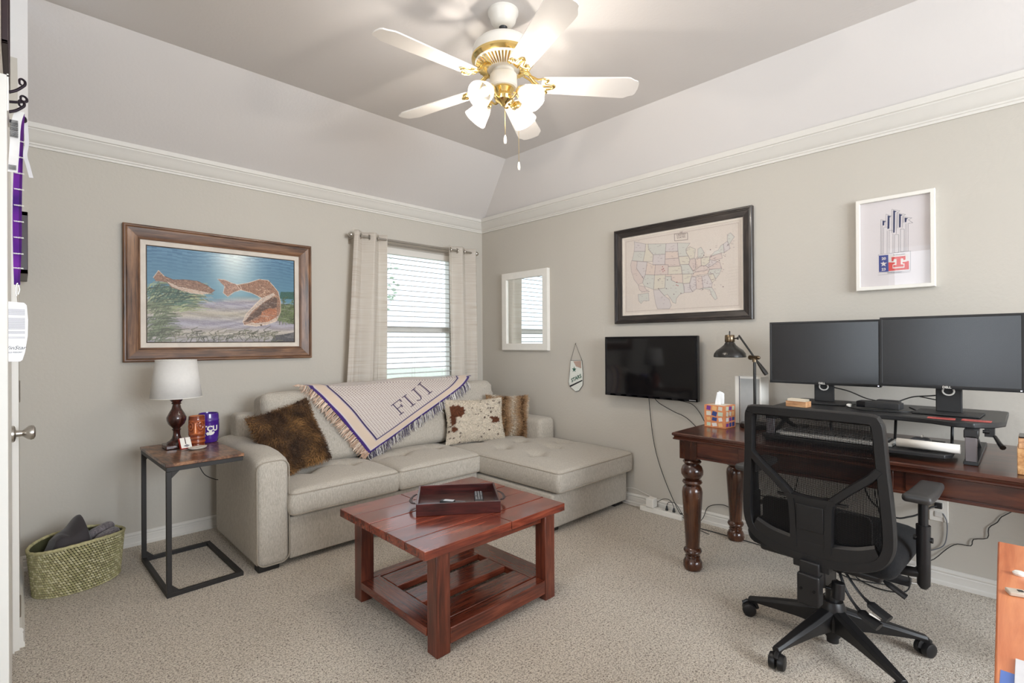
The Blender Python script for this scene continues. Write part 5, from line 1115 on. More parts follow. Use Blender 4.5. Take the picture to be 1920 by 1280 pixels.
# purple barrel mug
bm = thing('barrel_mug', 'purple barrel-shaped mug with white TCU lettering behind the tiki mug', 'mug', (-2.565, -.425, TT), -4)
M_pur = plain('purple_glaze', hexc(70, 34, 132), .2, coat=.5, var=.15)
bprof = [(.046, 0), (.050, .004), (.053, .03), (.057, .07), (.0575, .10), (.056, .125), (.0575, .128), (.0575, .134), (.0555, .137), (.055, .158), (.0525, .172), (.049, .174), (.048, .165), (.050, .05), (.046, .01), (.0001, .01)]
link('cup', MB().lathe(bprof, 44), M_pur, bm, smooth=50)
def wrapc(x, y, z, R=.0580, oz=.085): a = x/R-PI/2; rr_ = R+.0005+z; return (rr_*math.cos(a), rr_*math.sin(a), y+oz)
link('lettering', text_mb('TCU', .042, bold=.0018, fn=lambda x, y, z: wrapc(x, y, z)), M_wplas, bm, smooth=0)
hf = MB(); fro = [(-.022, -.028), (-.016, -.018), (-.010, -.022), (-.004, -.012), (.006, -.012), (.012, -.020), (.020, -.016), (.024, -.024), (.016, -.034), (.004, -.038), (-.008, -.036), (-.014, -.040)]
pv = [wrapc(x, y, .0006) for x, y in fro]; hf.add(pv, [tuple(range(len(pv)))]); hf.add([wrapc(x, y, 0) for x, y in fro], [tuple(range(len(pv)))[::-1]])
link('emblem', hf, M_wplas, bm, smooth=0)
# matchbook style card box, cork dish, small white coil
mbx_ = thing('card_holder', 'small red and white tilted card box with a diamond mark in front of the lamp', 'box', (-2.712, -.585, TT), 14)
T = TR(0, 0, 0, -24, 0, 0)
link('box', MB().box(-.028, .028, -.008, .010, .004, .066, T), M_red, mbx_, bev=.001)
link('front_label', MB().box(-.0275, .0275, -.0090, -.0082, .006, .065, T), M_wplas, mbx_, smooth=0)
link('slot', MB().box(-.004, .001, -.0096, -.0091, .028, .064, T), plain('brown_slot', hexc(74, 52, 40), .6), mbx_, smooth=0)
link('diamond_print', MB().prism([(-.016, .018), (.002, .026), (.018, .018), (.002, .010)], -.0098, -.0091, T), plain('grey_ink', hexc(130, 124, 128), .6), mbx_, smooth=0)
link('lower_tray', MB().box(-.040, .036, -.028, .020, 0, .004), M_steel, mbx_)
ds = thing('oval_dish', 'small oval cream dish at the front of the side table', 'dish', (-2.665, -.622, TT), 15)
link('plate', MB().lathe([(.030, 0), (.040, .003), (.047, .009), (.0475, .013), (.044, .013), (.036, .009), (.0001, .008)], 36, sx=1.05, sy=.62), plain('dish_glaze', hexc(212, 204, 192), .3), ds, smooth=50)
link('printed_mark', MB().box(-.024, -.002, -.002, .002, .0085, .0092, TR(0, 0, 0, 0, 0, 20)).box(-.002, .016, -.004, .0, .0085, .0092, TR(0, 0, 0, 0, 0, -15)), plain('brown_mark', hexc(70, 54, 50), .6), ds, smooth=0)

# ================================================================ basket with blankets
bk_ = thing('woven_basket', 'oval sage-green woven basket on the carpet at the left wall', 'basket', (-3.165, -.40, 0), 17)
ax, ay, hb = .198, .150, .238
def bas(a, z):
    k = z/hb; rx = ax*(.90+.10*k); ry = ay*(.90+.12*k); dip = -.010*math.cos(2*a)*k
    return (rx*math.cos(a), ry*math.sin(a), z+dip)
rows, cols_ = 19, 92; mb = MB(); C_ = []
cw = (hexc(160, 152, 114), hexc(182, 174, 132), hexc(200, 192, 154), hexc(170, 164, 120)); rs = np.random.RandomState(3)
for j in range(rows):
    z = (j+.5)*hb/rows
    for i in range(cols_):
        a = 2*PI*(i+.5*(j % 2))/cols_; p = Vector(bas(a, z)); t = (Vector(bas(a+.01, z))-Vector(bas(a-.01, z))).normalized()
        M = Matrix.Translation(p) @ Matrix.Rotation(math.atan2(t.y, t.x), 4, 'Z') @ Matrix.Rotation(math.radians(32), 4, 'Y')
        L, r = .0090, .0052; k0 = len(mb.v)
        mb.add([(-L, 0, 0), (L, 0, 0), (-.3*L, -r, 0), (.3*L, -r*.6, r*.8), (.3*L, -r*.6, -r*.8), (-.3*L, r*.6, r), (-.3*L, r*.6, -r), (-.35*L, -r*.55, r*.85), (-.35*L, -r*.55, -r*.85), (.45*L, -r*.8, 0), (.3*L, r*.6, 0)],
               [(0, 2, 7), (0, 8, 2), (7, 2, 9, 3), (8, 4, 9, 2), (3, 9, 1), (9, 4, 1), (0, 7, 5), (7, 3, 5), (3, 1, 10), (5, 3, 10), (0, 6, 8), (6, 4, 8), (4, 10, 1), (6, 10, 4), (5, 10, 6), (0, 5, 6)], M)
        c = cw[rs.randint(4)]; C_ += [list(c)+[1]]*(len(mb.v)-k0)
stuff(link('woven_cord', mb, vcol('basket_cord', .75, .2), bk_, color=C_, smooth=55))
inn = MB(); n = 60; v = []
for z in (0.004, .06, .12, .18, hb-.004):
    for i in range(n): p = bas(2*PI*i/n, z); v.append((p[0]*.985, p[1]*.98, p[2]))
for z in (hb-.006, .02):
    for i in range(n): p = bas(2*PI*i/n, z); v.append((p[0]*.95, p[1]*.94, p[2]))
inn.add(v, [(j*n+i, j*n+(i+1) % n, (j+1)*n+(i+1) % n, (j+1)*n+i) for j in range(6) for i in range(n)]+[tuple(range(n))[::-1], tuple(range(6*n, 7*n))])
link('lining', inn, plain('basket_inside', hexc(66, 66, 40), .9), bk_)
rim_ = [bas(2*PI*i/72, hb) for i in range(72)]
link('rim', MB().tube(rim_, [.0075+.001*math.sin(i*2.2) for i in range(72)], 8, closed=True), plain('basket_rim', hexc(176, 168, 126), .8, var=.25, nscale=80), bk_)
# dark folded blanket: a draped padded sheet with peaks
def heightsheet(name, pts_fn, nu, nv, mat, parent, th=.012, smooth=60):
    v = [pts_fn(i/(nu-1), j/(nv-1)) for j in range(nv) for i in range(nu)]; f = [(j*nu+i, j*nu+i+1, (j+1)*nu+i+1, (j+1)*nu+i) for j in range(nv-1) for i in range(nu-1)]
    o = link(name, MB().add(v, f), mat, parent, smooth=smooth); s = o.modifiers.new('thick', 'SOLIDIFY'); s.thickness = th; s.offset = -1; return o
db = thing('dark_blanket', 'plain dark brown-grey comforter bundled in the left of the basket', 'blanket', (-3.205, -.412, .20), 17)
def dbf(u, v_):
    x = -.105+.205*u; lim = .80*.150*math.sqrt(max(.02, 1-((x-.04)/.165)**2)); y = -lim+2*lim*v_
    peak = .120*math.exp(-((u-.80)/.26)**2-((v_-.62)/.45)**2)+.055*math.exp(-((u-.35)/.22)**2-((v_-.45)/.4)**2)
    e = min(1, min(u, 1-u)*5)*min(1, min(v_, 1-v_)*4)
    rid = .010*abs(math.sin(5*(u+.6*v_)))*e
    return (x, y, -.01+(peak+.035)*e+rid-.02*(1-e))
heightsheet('quilt', dbf, 46, 40, plain('dark_quilt', hexc(48, 42, 44), .75, var=.08, bs=.2, bscale=90, sheen=.3), db)
link('filling', MB().rbox(.01, 0, -.09, .16, .14, .13, .05, 6), MATS['dark_quilt'], db)
gb = thing('grey_blanket', 'mottled grey fleece blanket folded in the right end of the basket', 'blanket', (-3.055, -.365, .20), 17)
m = fabric('grey_fleece', hexc(74, 68, 72), hexc(140, 132, 134), 190, .95, .9, .4)
link('fold', MB().rbox(.000, -.035, .015, .12, .065, .055, .027, 8, lambda x, y, z: (x, y+.012*math.sin(x*22), z+.008*math.sin(x*30+y*20))), m, gb)
link('fold', MB().rbox(.000, .035, .030, .13, .060, .06, .03, 8, lambda x, y, z: (x, y+.010*math.sin(x*25+1), z+.010*math.sin(x*24))), m, gb)
link('fold', MB().rbox(-.01, .0, -.07, .11, .13, .11, .04, 6), m, gb)
# ================================================================ desk
DX0, DX1, DY0, DY1, DZ = -.832, -.06, -4.20, -2.532, .755
dk = thing('wooden_desk', 'dark cherry wooden writing desk with turned legs along the right wall', 'desk', (-.45, -3.36, 0))
DW = wood('cherry_top', hexc(38, 18, 12), hexc(70, 34, 22), hexc(100, 54, 34), 'y', .9, .28, .5, 12, bs=.08)
DWz = wood('cherry_leg', hexc(34, 16, 11), hexc(64, 34, 20), hexc(96, 58, 34), 'z', 1.3, .25, .5, 8, bs=.05)
DWa = wood('cherry_apron', hexc(40, 18, 12), hexc(76, 36, 24), hexc(110, 60, 38), 'y', 1.2, .3, .4, 10, bs=.08)
def dp(name, mb, m_=DW, **k): return link(name, mb, m_, dk, world=True, **k)
# moulded top
tp = MB(); profd = [(0.004, DZ), (0, DZ-.004), (0, DZ-.014), (.007, DZ-.018), (.009, DZ-.026), (.004, DZ-.030), (.004, DZ-.036), (.016, DZ-.040)]
n = 4; v = []
for (x, y, sx, sy) in ((DX0, DY0, 1, 1), (DX1, DY0, -1, 1), (DX1, DY1, -1, -1), (DX0, DY1, 1, -1)):
    for d, z in profd: v.append((x+sx*d, y+sy*d, z))
m_ = len(profd); f = [(k*m_+i, k*m_+i+1, ((k+1) % 4)*m_+i+1, ((k+1) % 4)*m_+i) for k in range(4) for i in range(m_-1)]
f += [(0, m_, 2*m_, 3*m_), (4*m_-1, 3*m_-1, 2*m_-1, m_-1)]
dp('desk_top', tp.add(v, f), smooth=25)
LX_, LY_ = (-.735, -.155), (-2.600, -4.12)
zt = DZ-.0405
def leg_mb(x, y):
    mb = MB(); mb.box(x-.048, x+.048, y-.048, y+.048, zt-.105, zt)
    pr = [(.030, 0), (.040, .004), (.046, .020), (.045, .045), (.036, .062), (.030, .068), (.036, .074), (.030, .080), (.040, .094), (.044, .104), (.040, .116), (.033, .122), (.034, .15), (.040, .26), (.047, .38), (.049, .425), (.045, .448), (.036, .462), (.032, .466), (.044, .472), (.048, .480), (.044, .490), (.031, .496), (.042, .504), (.052, .524), (.053, .545), (.046, .566), (.034, .578), (.040, .584), (.045, .592), (.040, .600), (.034, .606), (.040, zt-.105)]
    s = (zt-.105)/.610; pr = [(r*1.10, z*s) for r, z in pr]; pr[-1] = (.042, zt-.105)
    return mb.lathe(pr, 30, Matrix.Translation((x, y, 0)))
for x in LX_:
    for y in LY_: dp('leg', leg_mb(x, y), DWz, smooth=40)
# corner carving brackets and aprons
ya, yb = LY_[0]-.046, LY_[1]+.046
dp('apron', MB().box(-.772, -.752, yb, ya, zt-.085, zt), DWa, smooth=0)
dp('apron_bead', MB().box(-.779, -.752, yb, ya, zt-.097, zt-.085), DWa, bev=.003)
dp('apron', MB().box(LX_[0]+.046, LX_[1]-.046, -2.585, -2.565, zt-.085, zt), DWa, smooth=0)
dp('apron', MB().box(-.13, -.11, yb, ya, zt-.085, zt), DWa, smooth=0)
for y0, y1 in ((-3.02, ya-.22), (-3.50, -3.06), (-4.04, -3.54)):
    dp('drawer', MB().box(-.778, -.772, y0, y1, zt-.080, zt-.006), DWa, bev=.002)
DT = DZ+.0005
# ---------------- sit-stand riser with two decks
rz = thing('desk_riser', 'black sit-stand desk riser with a lower keyboard tray on the desk', 'desk riser', (-.45, -3.38, DT))
M_ris = plain('riser_black', (.020, .020, .021), .38, var=.1, spec=.4)
ZU = .915
up = [(-.615, -3.02), (-.60, -2.98), (-.56, -2.96), (-.10, -2.96), (-.08, -2.98), (-.08, -3.80), (-.10, -3.83), (-.50, -3.83), (-.58, -3.80), (-.64, -3.74), (-.645, -3.68), (-.60, -3.60), (-.585, -3.50), (-.585, -3.22), (-.60, -3.12)]
def plate(poly, z0, z1):
    n = len(poly); v = [(x, y, z1) for x, y in poly]+[(x, y, z0) for x, y in poly]; return MB().add(v, [tuple(range(n))[::-1], tuple(range(n, 2*n))]+[(i, (i+1) % n, (i+1) % n+n, i+n) for i in range(n)])
def fixn(o):
    bm = bmesh.new(); bm.from_mesh(o.data); bmesh.ops.recalc_face_normals(bm, faces=bm.faces); bm.to_mesh(o.data); bm.free(); return o
fixn(link('upper_deck', plate(up, ZU-.022, ZU), M_ris, rz, world=True, bev=.004))
fixn(link('keyboard_tray', plate([(-.74, -2.98), (-.72, -2.96), (-.46, -2.96), (-.46, -3.68), (-.70, -3.68), (-.735, -3.66), (-.745, -3.60), (-.745, -3.05)], DT+.018, DT+.034), M_ris, rz, world=True, bev=.003))
for y in (-2.99, -3.735):
    link('side_base', MB().box(-.70, -.14, y-.022, y+.022, DT, DT+.014), M_ris, rz, world=True, bev=.002)
    for (a, b2) in (((-.66, DT+.02), (-.30, ZU-.03)), ((-.30, DT+.02), (-.62, ZU-.03))):
        link('scissor_arm', MB().tube([(a[0], y, a[1]), (b2[0], y, b2[1])], .012, 6), M_ris, rz, world=True)
    link('end_post', MB().box(-.690, -.672, y-.018, y+.018, DT+.005, ZU-.045), plain('grey_post', hexc(118, 112, 114), .4), rz, world=True, bev=.003)
    link('pivot_block', MB().box(-.69, -.62, y-.022, y+.022, ZU-.055, ZU-.022), M_ris, rz, world=True, bev=.003)
link('release_lever', MB().box(-.60, -.54, -3.80, -3.77, ZU-.055, ZU-.022).tube([(-.60, -3.80, ZU-.05), (-.625, -3.815, ZU-.075), (-.65, -3.825, ZU-.085)], [.006, .008, .010], 8).cyl((-.6, -3.765, ZU-.035), (-.6, -3.785, ZU-.035), .007, 10), M_ris, rz, world=True)
for y in (-3.20, -3.46, -3.66):
    link('link_strut', MB().tube([(-.47, y, DT+.03), (-.44, y, ZU-.022)], .006, 6), M_ris, rz, world=True)
# ---------------- monitors
def monitor(x, y, rot, z0, w, h, label, logo=True, tilt=0):
    t = thing('computer_monitor', label, 'monitor', (x, y, ZU+.001), rot)
    zz = z0-ZU-.001
    link('casing', MB().box(-w/2, w/2, -.020, .014, zz, zz+h), M_black, t, bev=.003)
    link('rear_housing', MB().rbox(0, .028, zz+h*.45, w*.55, .034, h*.55, .01, 4), M_black, t)
    link('bezel', miter_frame(None, -w/2, w/2, zz, zz+h, [(0, .0195), (.001, .0225), (.009, .0225), (.0115, .0205)]).box(-w/2, w/2, -.0225, -.0205, zz, zz+.015), M_blackm, t, smooth=0)
    link('screen', MB().box(-w/2+.010, w/2-.010, -.0212, -.0205, zz+.014, zz+h-.010), plain('monitor_screen', (.012, .011, .012), .24, spec=.5), t, smooth=0)
    link('stand_neck', MB().box(-.046, .046, .022, .040, .006, zz+.16), M_blackm, t, bev=.004)
    link('stand_base', MB().box(-.115, .115, -.085, .095, 0, .007), M_blackm, t, bev=.003)
    link('power_light', MB().box(w/2-.014, w/2-.009, -.0232, -.0225, zz+.005, zz+.0085), emis('led', (.8, .85, 1), 3), t, smooth=0)
    link('cable_ring', MB().tube([(.020*math.cos(2*PI*i/20), .016, zz-.012+.018*math.sin(2*PI*i/20)) for i in range(20)], .0035, 6, closed=True), M_wplas, t)
    if logo: link('lettering', text_mb('DELL', .0135, Matrix.Translation((0, -.0229, zz+.0075)) @ UPRIGHT, bold=.0003), M_wplas, t, smooth=0)
    return t
monitor(-.300, -3.125, -88, 1.015, .515, .340, 'left computer monitor, near-black blank screen, over the wooden card box')
monitor(-.385, -3.640, -93, 1.030, .475+.02, .330, 'right computer monitor, grey-blue blank screen, over the two red cards')
# things on the upper deck
dkk = thing('docking_station', 'black docking station lying between the two monitor stands', 'docking station', (-.40, -3.39, ZU+.001), -96)
link('case', MB().rbox(0, 0, .022, .175, .07, .030, .004, 5), M_blackm, dkk); link('front_port', MB().box(-.085, -.05, -.0365, -.035, .008, .036), M_gloss, dkk); link('button', MB().cyl((.0, -.035, .018), (.0, -.038, .018), .004, 12), M_black, dkk)
link('power_brick', MB().rbox(.02, .06, .026, .10, .045, .034, .012, 4), M_black, dkk)
U_ = ZU+.006
cord('black cable looped on the riser around the docking station', [(-.30, -3.27, U_), (-.42, -3.26, U_), (-.50, -3.32, U_), (-.50, -3.42, U_), (-.47, -3.50, U_), (-.40, -3.53, U_), (-.36, -3.50, U_+.01)], .0035)
cord('black cable running from the left monitor neck down to the docking station', [(-.27, -3.17, 1.0), (-.28, -3.24, .985), (-.30, -3.32, .955), (-.33, -3.40, .945)], .003)
cord('black cable arching from the docking station up to the right monitor', [(-.33, -3.44, .945), (-.30, -3.50, .975), (-.30, -3.56, .985), (-.32, -3.62, .995)], .003)
cord('thin black cable crossing to the right monitor stand', [(-.30, -3.53, .98), (-.31, -3.58, .972), (-.33, -3.63, .965)], .0025)
gc = link('cable_plug', MB().rbox(-.40, -3.265, ZU+.010, .03, .02, .016, .005, 3), M_wplas); tag(gc, 'small pale plug on the riser at the left end of the docking station', 'plug')
wc = thing('card_box', 'open wooden tray of cream cards on the left of the riser', 'box', (-.54, -3.075, ZU+.001), -98)
M_bw = wood('light_wood', hexc(150, 104, 70), hexc(196, 146, 104), hexc(220, 176, 132), 'x', 3, .5, .1, 10)
link('tray', MB().box(-.048, .048, -.03, .03, 0, .004).box(-.048, .048, -.03, -.026, .004, .028).box(-.048, .048, .026, .03, .004, .028).box(-.048, -.044, -.026, .026, .004, .028).box(.044, .048, -.026, .026, .004, .028), M_bw, wc, smooth=0)
c0 = link('card', MB().box(-.043, .043, -.0007, .0007, 0, .034), plain('cream_card', hexc(226, 216, 196), .6), wc, loc=(0, -.022, .005), smooth=0)
for i in range(1, 9): o = c0.copy(); COL.objects.link(o); o.parent = wc; o.location = (.0005*(i % 3), -.022+i*.0055, .005+.001*(i % 2)); o.rotation_euler = (.12, 0, 0)
M_rc = plain('red_card', hexc(196, 92, 86), .5, bs=.1)
for (x, y, r, lb, z) in ((-.572, -3.635, 2, 'red printed card on the riser edge, the one nearer the docking station', 0), (-.560, -3.745, -2, 'red printed card on the riser edge, the one nearer the end of the riser', 0)):
    t = thing('red_card', lb, 'card', (x, y, ZU+.0008), -90+r)
    link('card', MB().box(-.045, .045, -.024, .024, 0, .002), M_rc, t)
    link('printed_lines', MB().box(-.03, .03, -.012, -.008, .002, .0023).box(-.03, .02, .004, .008, .002, .0023), plain('dark_red_ink', hexc(120, 40, 40), .6), t, smooth=0)
# ---------------- keyboard, mouse, rolled paper on the tray
KZ = DT+.035
kb = thing('keyboard', 'black keyboard with pale key legends on the lower riser tray behind the chair mesh', 'keyboard', (-.61, -3.250, KZ), -91)
link('body', MB().box(-.235, .235, -.078, .072, 0, .014), plain('keyboard_silver', hexc(176, 176, 172), .4), kb, bev=.003)
link('key_bed', MB().box(-.205, .222, -.060, .064, .014, .0145), M_blackm, kb, smooth=0)
k0 = None
for i in range(15):
    for j in range(5):
        x = -.196+i*.0282; y = -.046+j*.0235
        if k0 is None: k0 = link('key', MB().box(-.0115, .0115, -.0095, .0095, 0, .006), plain('key_grey', hexc(92, 90, 88), .5), kb, loc=(x, y, .0142), bev=.0015)
        else: o = k0.copy(); COL.objects.link(o); o.parent = kb; o.location = (x, y, .0142)
wr = thing('white_wrist_rest', 'pale wrist rest bar along the front of the keyboard', 'wrist rest', (-.712, -3.235, KZ), -90)
link('bar', MB().rbox(0, 0, .008, .385, .026, .016, .007, 8), M_wplas, wr)
rp = thing('paper_roll', 'white tri-fold paper brochure lying on its edge at the right of the riser tray', 'brochure', (-.690, -3.602, KZ), -92)
sec = [(1.0*a, 1.25*b_) for a, b_ in [(.0, .004), (-.016, .010), (-.02, .022), (-.010, .032), (.004, .031), (.014, .020), (.016, .008), (.010, .004), (.012, .016), (.0, .026), (-.011, .020), (-.008, .010)]]
mb = MB(); n = len(sec); v = [(-.102, y, z) for y, z in sec]+[(.102, y, z) for y, z in sec]; mb.add(v, [(i, i+1, n+i+1, n+i) for i in range(n-1)])
o = link('rolled_sheet', mb, M_wplas, rp, smooth=60); s = o.modifiers.new('paper', 'SOLIDIFY'); s.thickness = .002
ms = thing('mouse', 'silver and black computer mouse behind the white paper roll', 'mouse', (-.585, -3.565, KZ), -100)
link('shell', MB().rbox(0, 0, .016, .062, .105, .032, .016, 8, lambda x, y, z: (x, y, z+.006*(1-(y/.05)**2)*(1 if z > 0 else 0))), plain('mouse_grey', hexc(78, 80, 84), .25), ms); link('wheel', MB().cyl((-.003, .028, .038), (.003, .028, .038), .007, 12), M_wplas, ms)
mp_ = link('note_pad', MB().box(-.56, -.48, -3.64, -3.56, KZ, KZ+.014), plain('pad_grey', hexc(122, 116, 112), .6), bev=.001); tag(mp_, 'small grey note pad on the riser tray behind the paper roll', 'note pad')
# ---------------- desk lamp
dl = thing('desk_lamp', 'black desk lamp with brass collar and balanced arm at the back of the desk', 'lamp', (-.37, -2.80, DT), 0)
M_lb = plain('lamp_black', (.018, .016, .014), .3, metal=.3, coat=.2)
M_ab = plain('antique_brass', hexc(120, 104, 84), .3, metal=1)
link('base', MB().lathe([(.0001, 0), (.078, 0), (.080, .004), (.080, .020), (.074, .026), (.0001, .027)], 40), M_lb, dl, smooth=40)
link('post', MB().cyl((0, 0, .026), (0, 0, .375), .008, 16), M_lb, dl)
link('joint', MB().cyl((0, 0, .375), (0, 0, .395), .012, 16).cyl((-.012, -.022, .40), (.012, .022, .40), .012, 14).cyl((.012, .022, .40), (.018, .032, .40), .014, 14).ball((-.016, -.028, .40), .010, 10), M_ab, dl)
# arm direction: along +y (left in the photo) and up, counterweight down to the right
a0 = Vector((0, 0, .40)); dirn = Vector((0, .085, .125)).normalized()
link('arm', MB().cyl(a0-dirn*.05, a0+dirn*.155, .0055, 12), M_lb, dl)
link('counterweight', MB().tube([a0-dirn*.03, a0-dirn*.055, a0-dirn*.10, a0-dirn*.115], [.007, .010, .013, .011], 14), M_lb, dl)
hc = Vector((0, .140, .40))   # shade origin (rim plane)
M_ = Matrix.Translation(hc)
link('lamp_shade', MB().lathe([(.0875, 0), (.090, .003), (.087, .022), (.074, .040), (.052, .056), (.034, .072), (.026, .086), (.024, .092), (.0001, .092)], 44, M_), M_lb, dl, smooth=40)
link('shade_collar', MB().lathe([(.026, .090), (.028, .093), (.027, .128), (.024, .132), (.0001, .132)], 30, M_), M_ab, dl, smooth=40)
link('switch_pin', MB().lathe([(.004, .130), (.004, .150), (.0025, .154), (.0001, .156)], 12, M_), M_lb, dl)
link('thumb_screw', MB().cyl(hc+Vector((0, -.024, .110)), hc+Vector((0, -.044, .112)), .004, 10).cyl(hc+Vector((0, -.044, .112)), hc+Vector((0, -.050, .112)), .009, 12), M_lb, dl)
# ---------------- white game console box, sanitizer, tissue box
cs = thing('white_console', 'upright white console with grey side panel standing behind the desk lamp', 'game console', (-.160, -2.655, DT), 0)
link('shell', MB().box(-.13, .0, -.15, .0, .0, .285), M_wplas, cs, bev=.003)
link('side_panel', MB().box(-.1325, -.1295, -.142, -.034, .012, .272), plain('console_grey', hexc(168, 168, 166), .5), cs, smooth=0)
link('seam', MB().box(-.1315, -.1302, -.030, -.026, .0, .285), M_thin, cs, smooth=0)
tb = thing('tissue_box', 'cube tissue box with orange and purple pattern at the desk corner', 'tissue box', (-.468, -2.640, DT), -4)
S_ = .124
M_or = plain('tissue_orange', hexc(214, 138, 92), .5, var=.1)
link('carton', MB().box(-S_/2, S_/2, -S_/2, S_/2, 0, .128), M_or, tb, bev=.001)
rr = random.Random(4); pal = [hexc(120, 60, 140), hexc(216, 208, 190), hexc(50, 70, 130), hexc(196, 206, 180), hexc(230, 180, 120), hexc(226, 220, 214)]
for face in range(2):
    for i in range(3):
        for j in range(4):
            w_, h_ = rr.uniform(.026, .036), rr.uniform(.022, .030); c = rr.randrange(6); cx = -.035+i*.035; cz = .018+j*.031; a = rr.uniform(-.3, .3)
            pts = [(cx+w_/2*math.cos(q+a)*1.15, cz+h_/2*math.sin(q+a)*1.2) for q in [PI/4+k*PI/2 for k in range(4)]]
            T = Matrix.Identity(4) if face else Matrix.Rotation(-PI/2, 4, 'Z')
            link('printed_patch', MB().prism(pts, -S_/2-.0006-.0001*((i+j) % 3), -S_/2+.0005, T), plain('tissue_patch_%d' % c, pal[c], .5), tb, smooth=0)
link('printed_patch', MB().box(-.05, .05, -.05, .05, .128, .1286), MATS['tissue_patch_1'], tb, smooth=0)
def tis(u, v_):
    a = (u-.5)*2; return (.030*a*(1+.5*v_)+.012*v_, .012*math.sin(a*5+v_*2)*(1-.3*v_), .126+.078*v_-.018*abs(a)**1.5*v_-.014*v_*a)
heightsheet('tissue', tis, 18, 12, translucent('tissue_paper', (.95, .95, .94), .3), tb, .0006)
# box at the right edge of the desk
ob = thing('wooden_box', 'pale wooden slatted box at the right end of the desk', 'box', (-.70, -3.915, DT), 0)
link('panel', MB().box(-.06, .06, -.05, .05, 0, .095), wood('box_wood', hexc(176, 120, 70), hexc(206, 154, 100), hexc(228, 184, 132), 'x', 3, .5, .1, 10), ob, bev=.002)
link('upper_panel', MB().box(-.057, .057, -.047, .047, .095, .132), M_bw, ob, bev=.002)
link('lid', MB().box(-.045, .06, -.045, .045, .132, .137), M_gloss, ob)
# ---------------- orange wood cabinet at the lower right, with papers
oc = thing('oak_cabinet', 'orange-stained wood cabinet top at the lower right corner', 'cabinet', (-2.0, -4.1, 0))
M_oc = wood('orange_oak', hexc(150, 76, 42), hexc(196, 108, 64), hexc(222, 140, 92), 'x', .9, .35, .3, 10, bs=.1)
fixn(link('top', plate([(-1.647, -3.842), (-2.75, -3.872), (-2.75, -4.42), (-1.647, -4.42)], .725, .752), M_oc, oc, world=True, bev=.003))
link('carcass', MB().box(-2.73, -1.667, -4.40, -3.905, .06, .725), M_oc, oc, world=True)
link('plinth', MB().box(-2.71, -1.69, -4.38, -3.93, 0, .06), M_blackm, oc, world=True)
for x0, x1 in ((-2.72, -2.20), (-2.19, -1.68)):
    d_ = link('door', MB().box(x0, x1, -3.905, -3.888, .08, .715), M_oc, oc, world=True, bev=.003)
pa = link('paper_sheet', MB().box(-2.60, -2.27, -4.12, -3.882, .7526, .7546), plain('paper_white', hexc(214, 212, 214), .5), bev=.0005); tag(pa, 'white paper lying on the orange cabinet top', 'paper')
pb = link('blue_folder', MB().box(-2.63, -2.32, -4.10, -3.867, .7521, .7525), plain('folder_blue', hexc(90, 120, 190), .5)); tag(pb, 'blue folder edge under the white paper on the cabinet', 'folder')
cf = thing('binder_clip', 'small pale metal clip on the orange cabinet top', 'clip', (-1.985, -3.885, .7525), 20)
link('body', MB().box(-.012, .012, -.008, .02, 0, .008), plain('clip_pale', hexc(196, 182, 166), .4), cf, bev=.002); link('slot', MB().box(-.004, .004, -.004, .004, .008, .009), M_black, cf, smooth=0)
bn = link('white_button', MB().lathe([(.0001, 0), (.010, 0), (.011, .004), (.008, .007), (.0001, .008)], 16, Matrix.Translation((-1.865, -3.882, .7523))), M_wplas); tag(bn, 'small round white button on the orange cabinet near its back edge', 'button')
# ================================================================ office chair
CR = -3     # faces the desk, turned a little clockwise
oc_ = thing('office_chair', 'black mesh-back office chair on a five-star base in front of the desk', 'office chair', (-1.0, -3.330, 0), CR)
M_ch = plain('chair_plastic', (.011, .0105, .011), .40, var=.08, spec=.38)
M_cf = fabric('chair_fabric', (.005, .005, .0055), (.013, .013, .014), 400, .95, .4, .03)
M_net = plain('chair_net', (.007, .0065, .0065), .8, spec=.15)
def cpn(name, mb, mat=M_ch, **k): return link(name, mb, mat, oc_, **k)
base_az = 19
cpn('base_hub', MB().lathe([(.0001, .045), (.028, .045), (.030, .070), (.040, .078), (.050, .12), (.048, .165), (.038, .190), (.0001, .190)], 28))
lg = None
for k in range(5):
    az = base_az+72*k
    if lg is None:
        v = []; secs = [(.025, .030, .074, .168), (.12, .028, .078, .140), (.22, .023, .072, .114), (.305, .018, .066, .090), (.335, .016, .052, .082)]
        for x, w_, z0, z1 in secs: v += [(x, -w_*.62, z0), (x, w_*.62, z0), (x, w_, z1-.012), (x, w_*.55, z1), (x, -w_*.55, z1), (x, -w_, z1-.012)]
        mb = MB().add(v, [(i*6+a, i*6+(a+1) % 6, i*6+6+(a+1) % 6, i*6+6+a) for i in range(4) for a in range(6)]+[(5, 4, 3, 2, 1, 0), (24, 25, 26, 27, 28, 29)])
        lg = fixn(cpn('base_leg', mb, rotz=az, bev=.002))
        cw_ = MB(); T = TR(.322, 0, 0, 0, 0, 25)
        cw_.cyl((.322, 0, .045), (.322, 0, .075), .007, 10)
        for s in (-1, 1): cw_.lathe([(.0001, 0), (.020, 0), (.0285, .003), (.0295, .014), (.027, .024), (.020, .0265), (.0001, .0265)], 28, T @ Matrix.Translation((0.012, s*.002, .0295)) @ Matrix.Rotation(-s*PI/2, 4, 'X'))
        cst = link('caster', cw_, M_ch, lg)
        link('caster_hood', MB().tube([T @ Vector(p) for p in ((-.022, 0, .036), (-.016, 0, .052), (.000, 0, .063), (.022, 0, .063), (.038, 0, .050))], .008, 8), M_ch, lg)
    else:
        o = lg.copy(); COL.objects.link(o); o.parent = oc_; o.rotation_euler = (0, 0, math.radians(az))
        for ch_o in list(lg.children): q = ch_o.copy(); COL.objects.link(q); q.parent = o
cpn('lower_column', MB().cyl((0, 0, .020), (0, 0, .046), .022, 22))
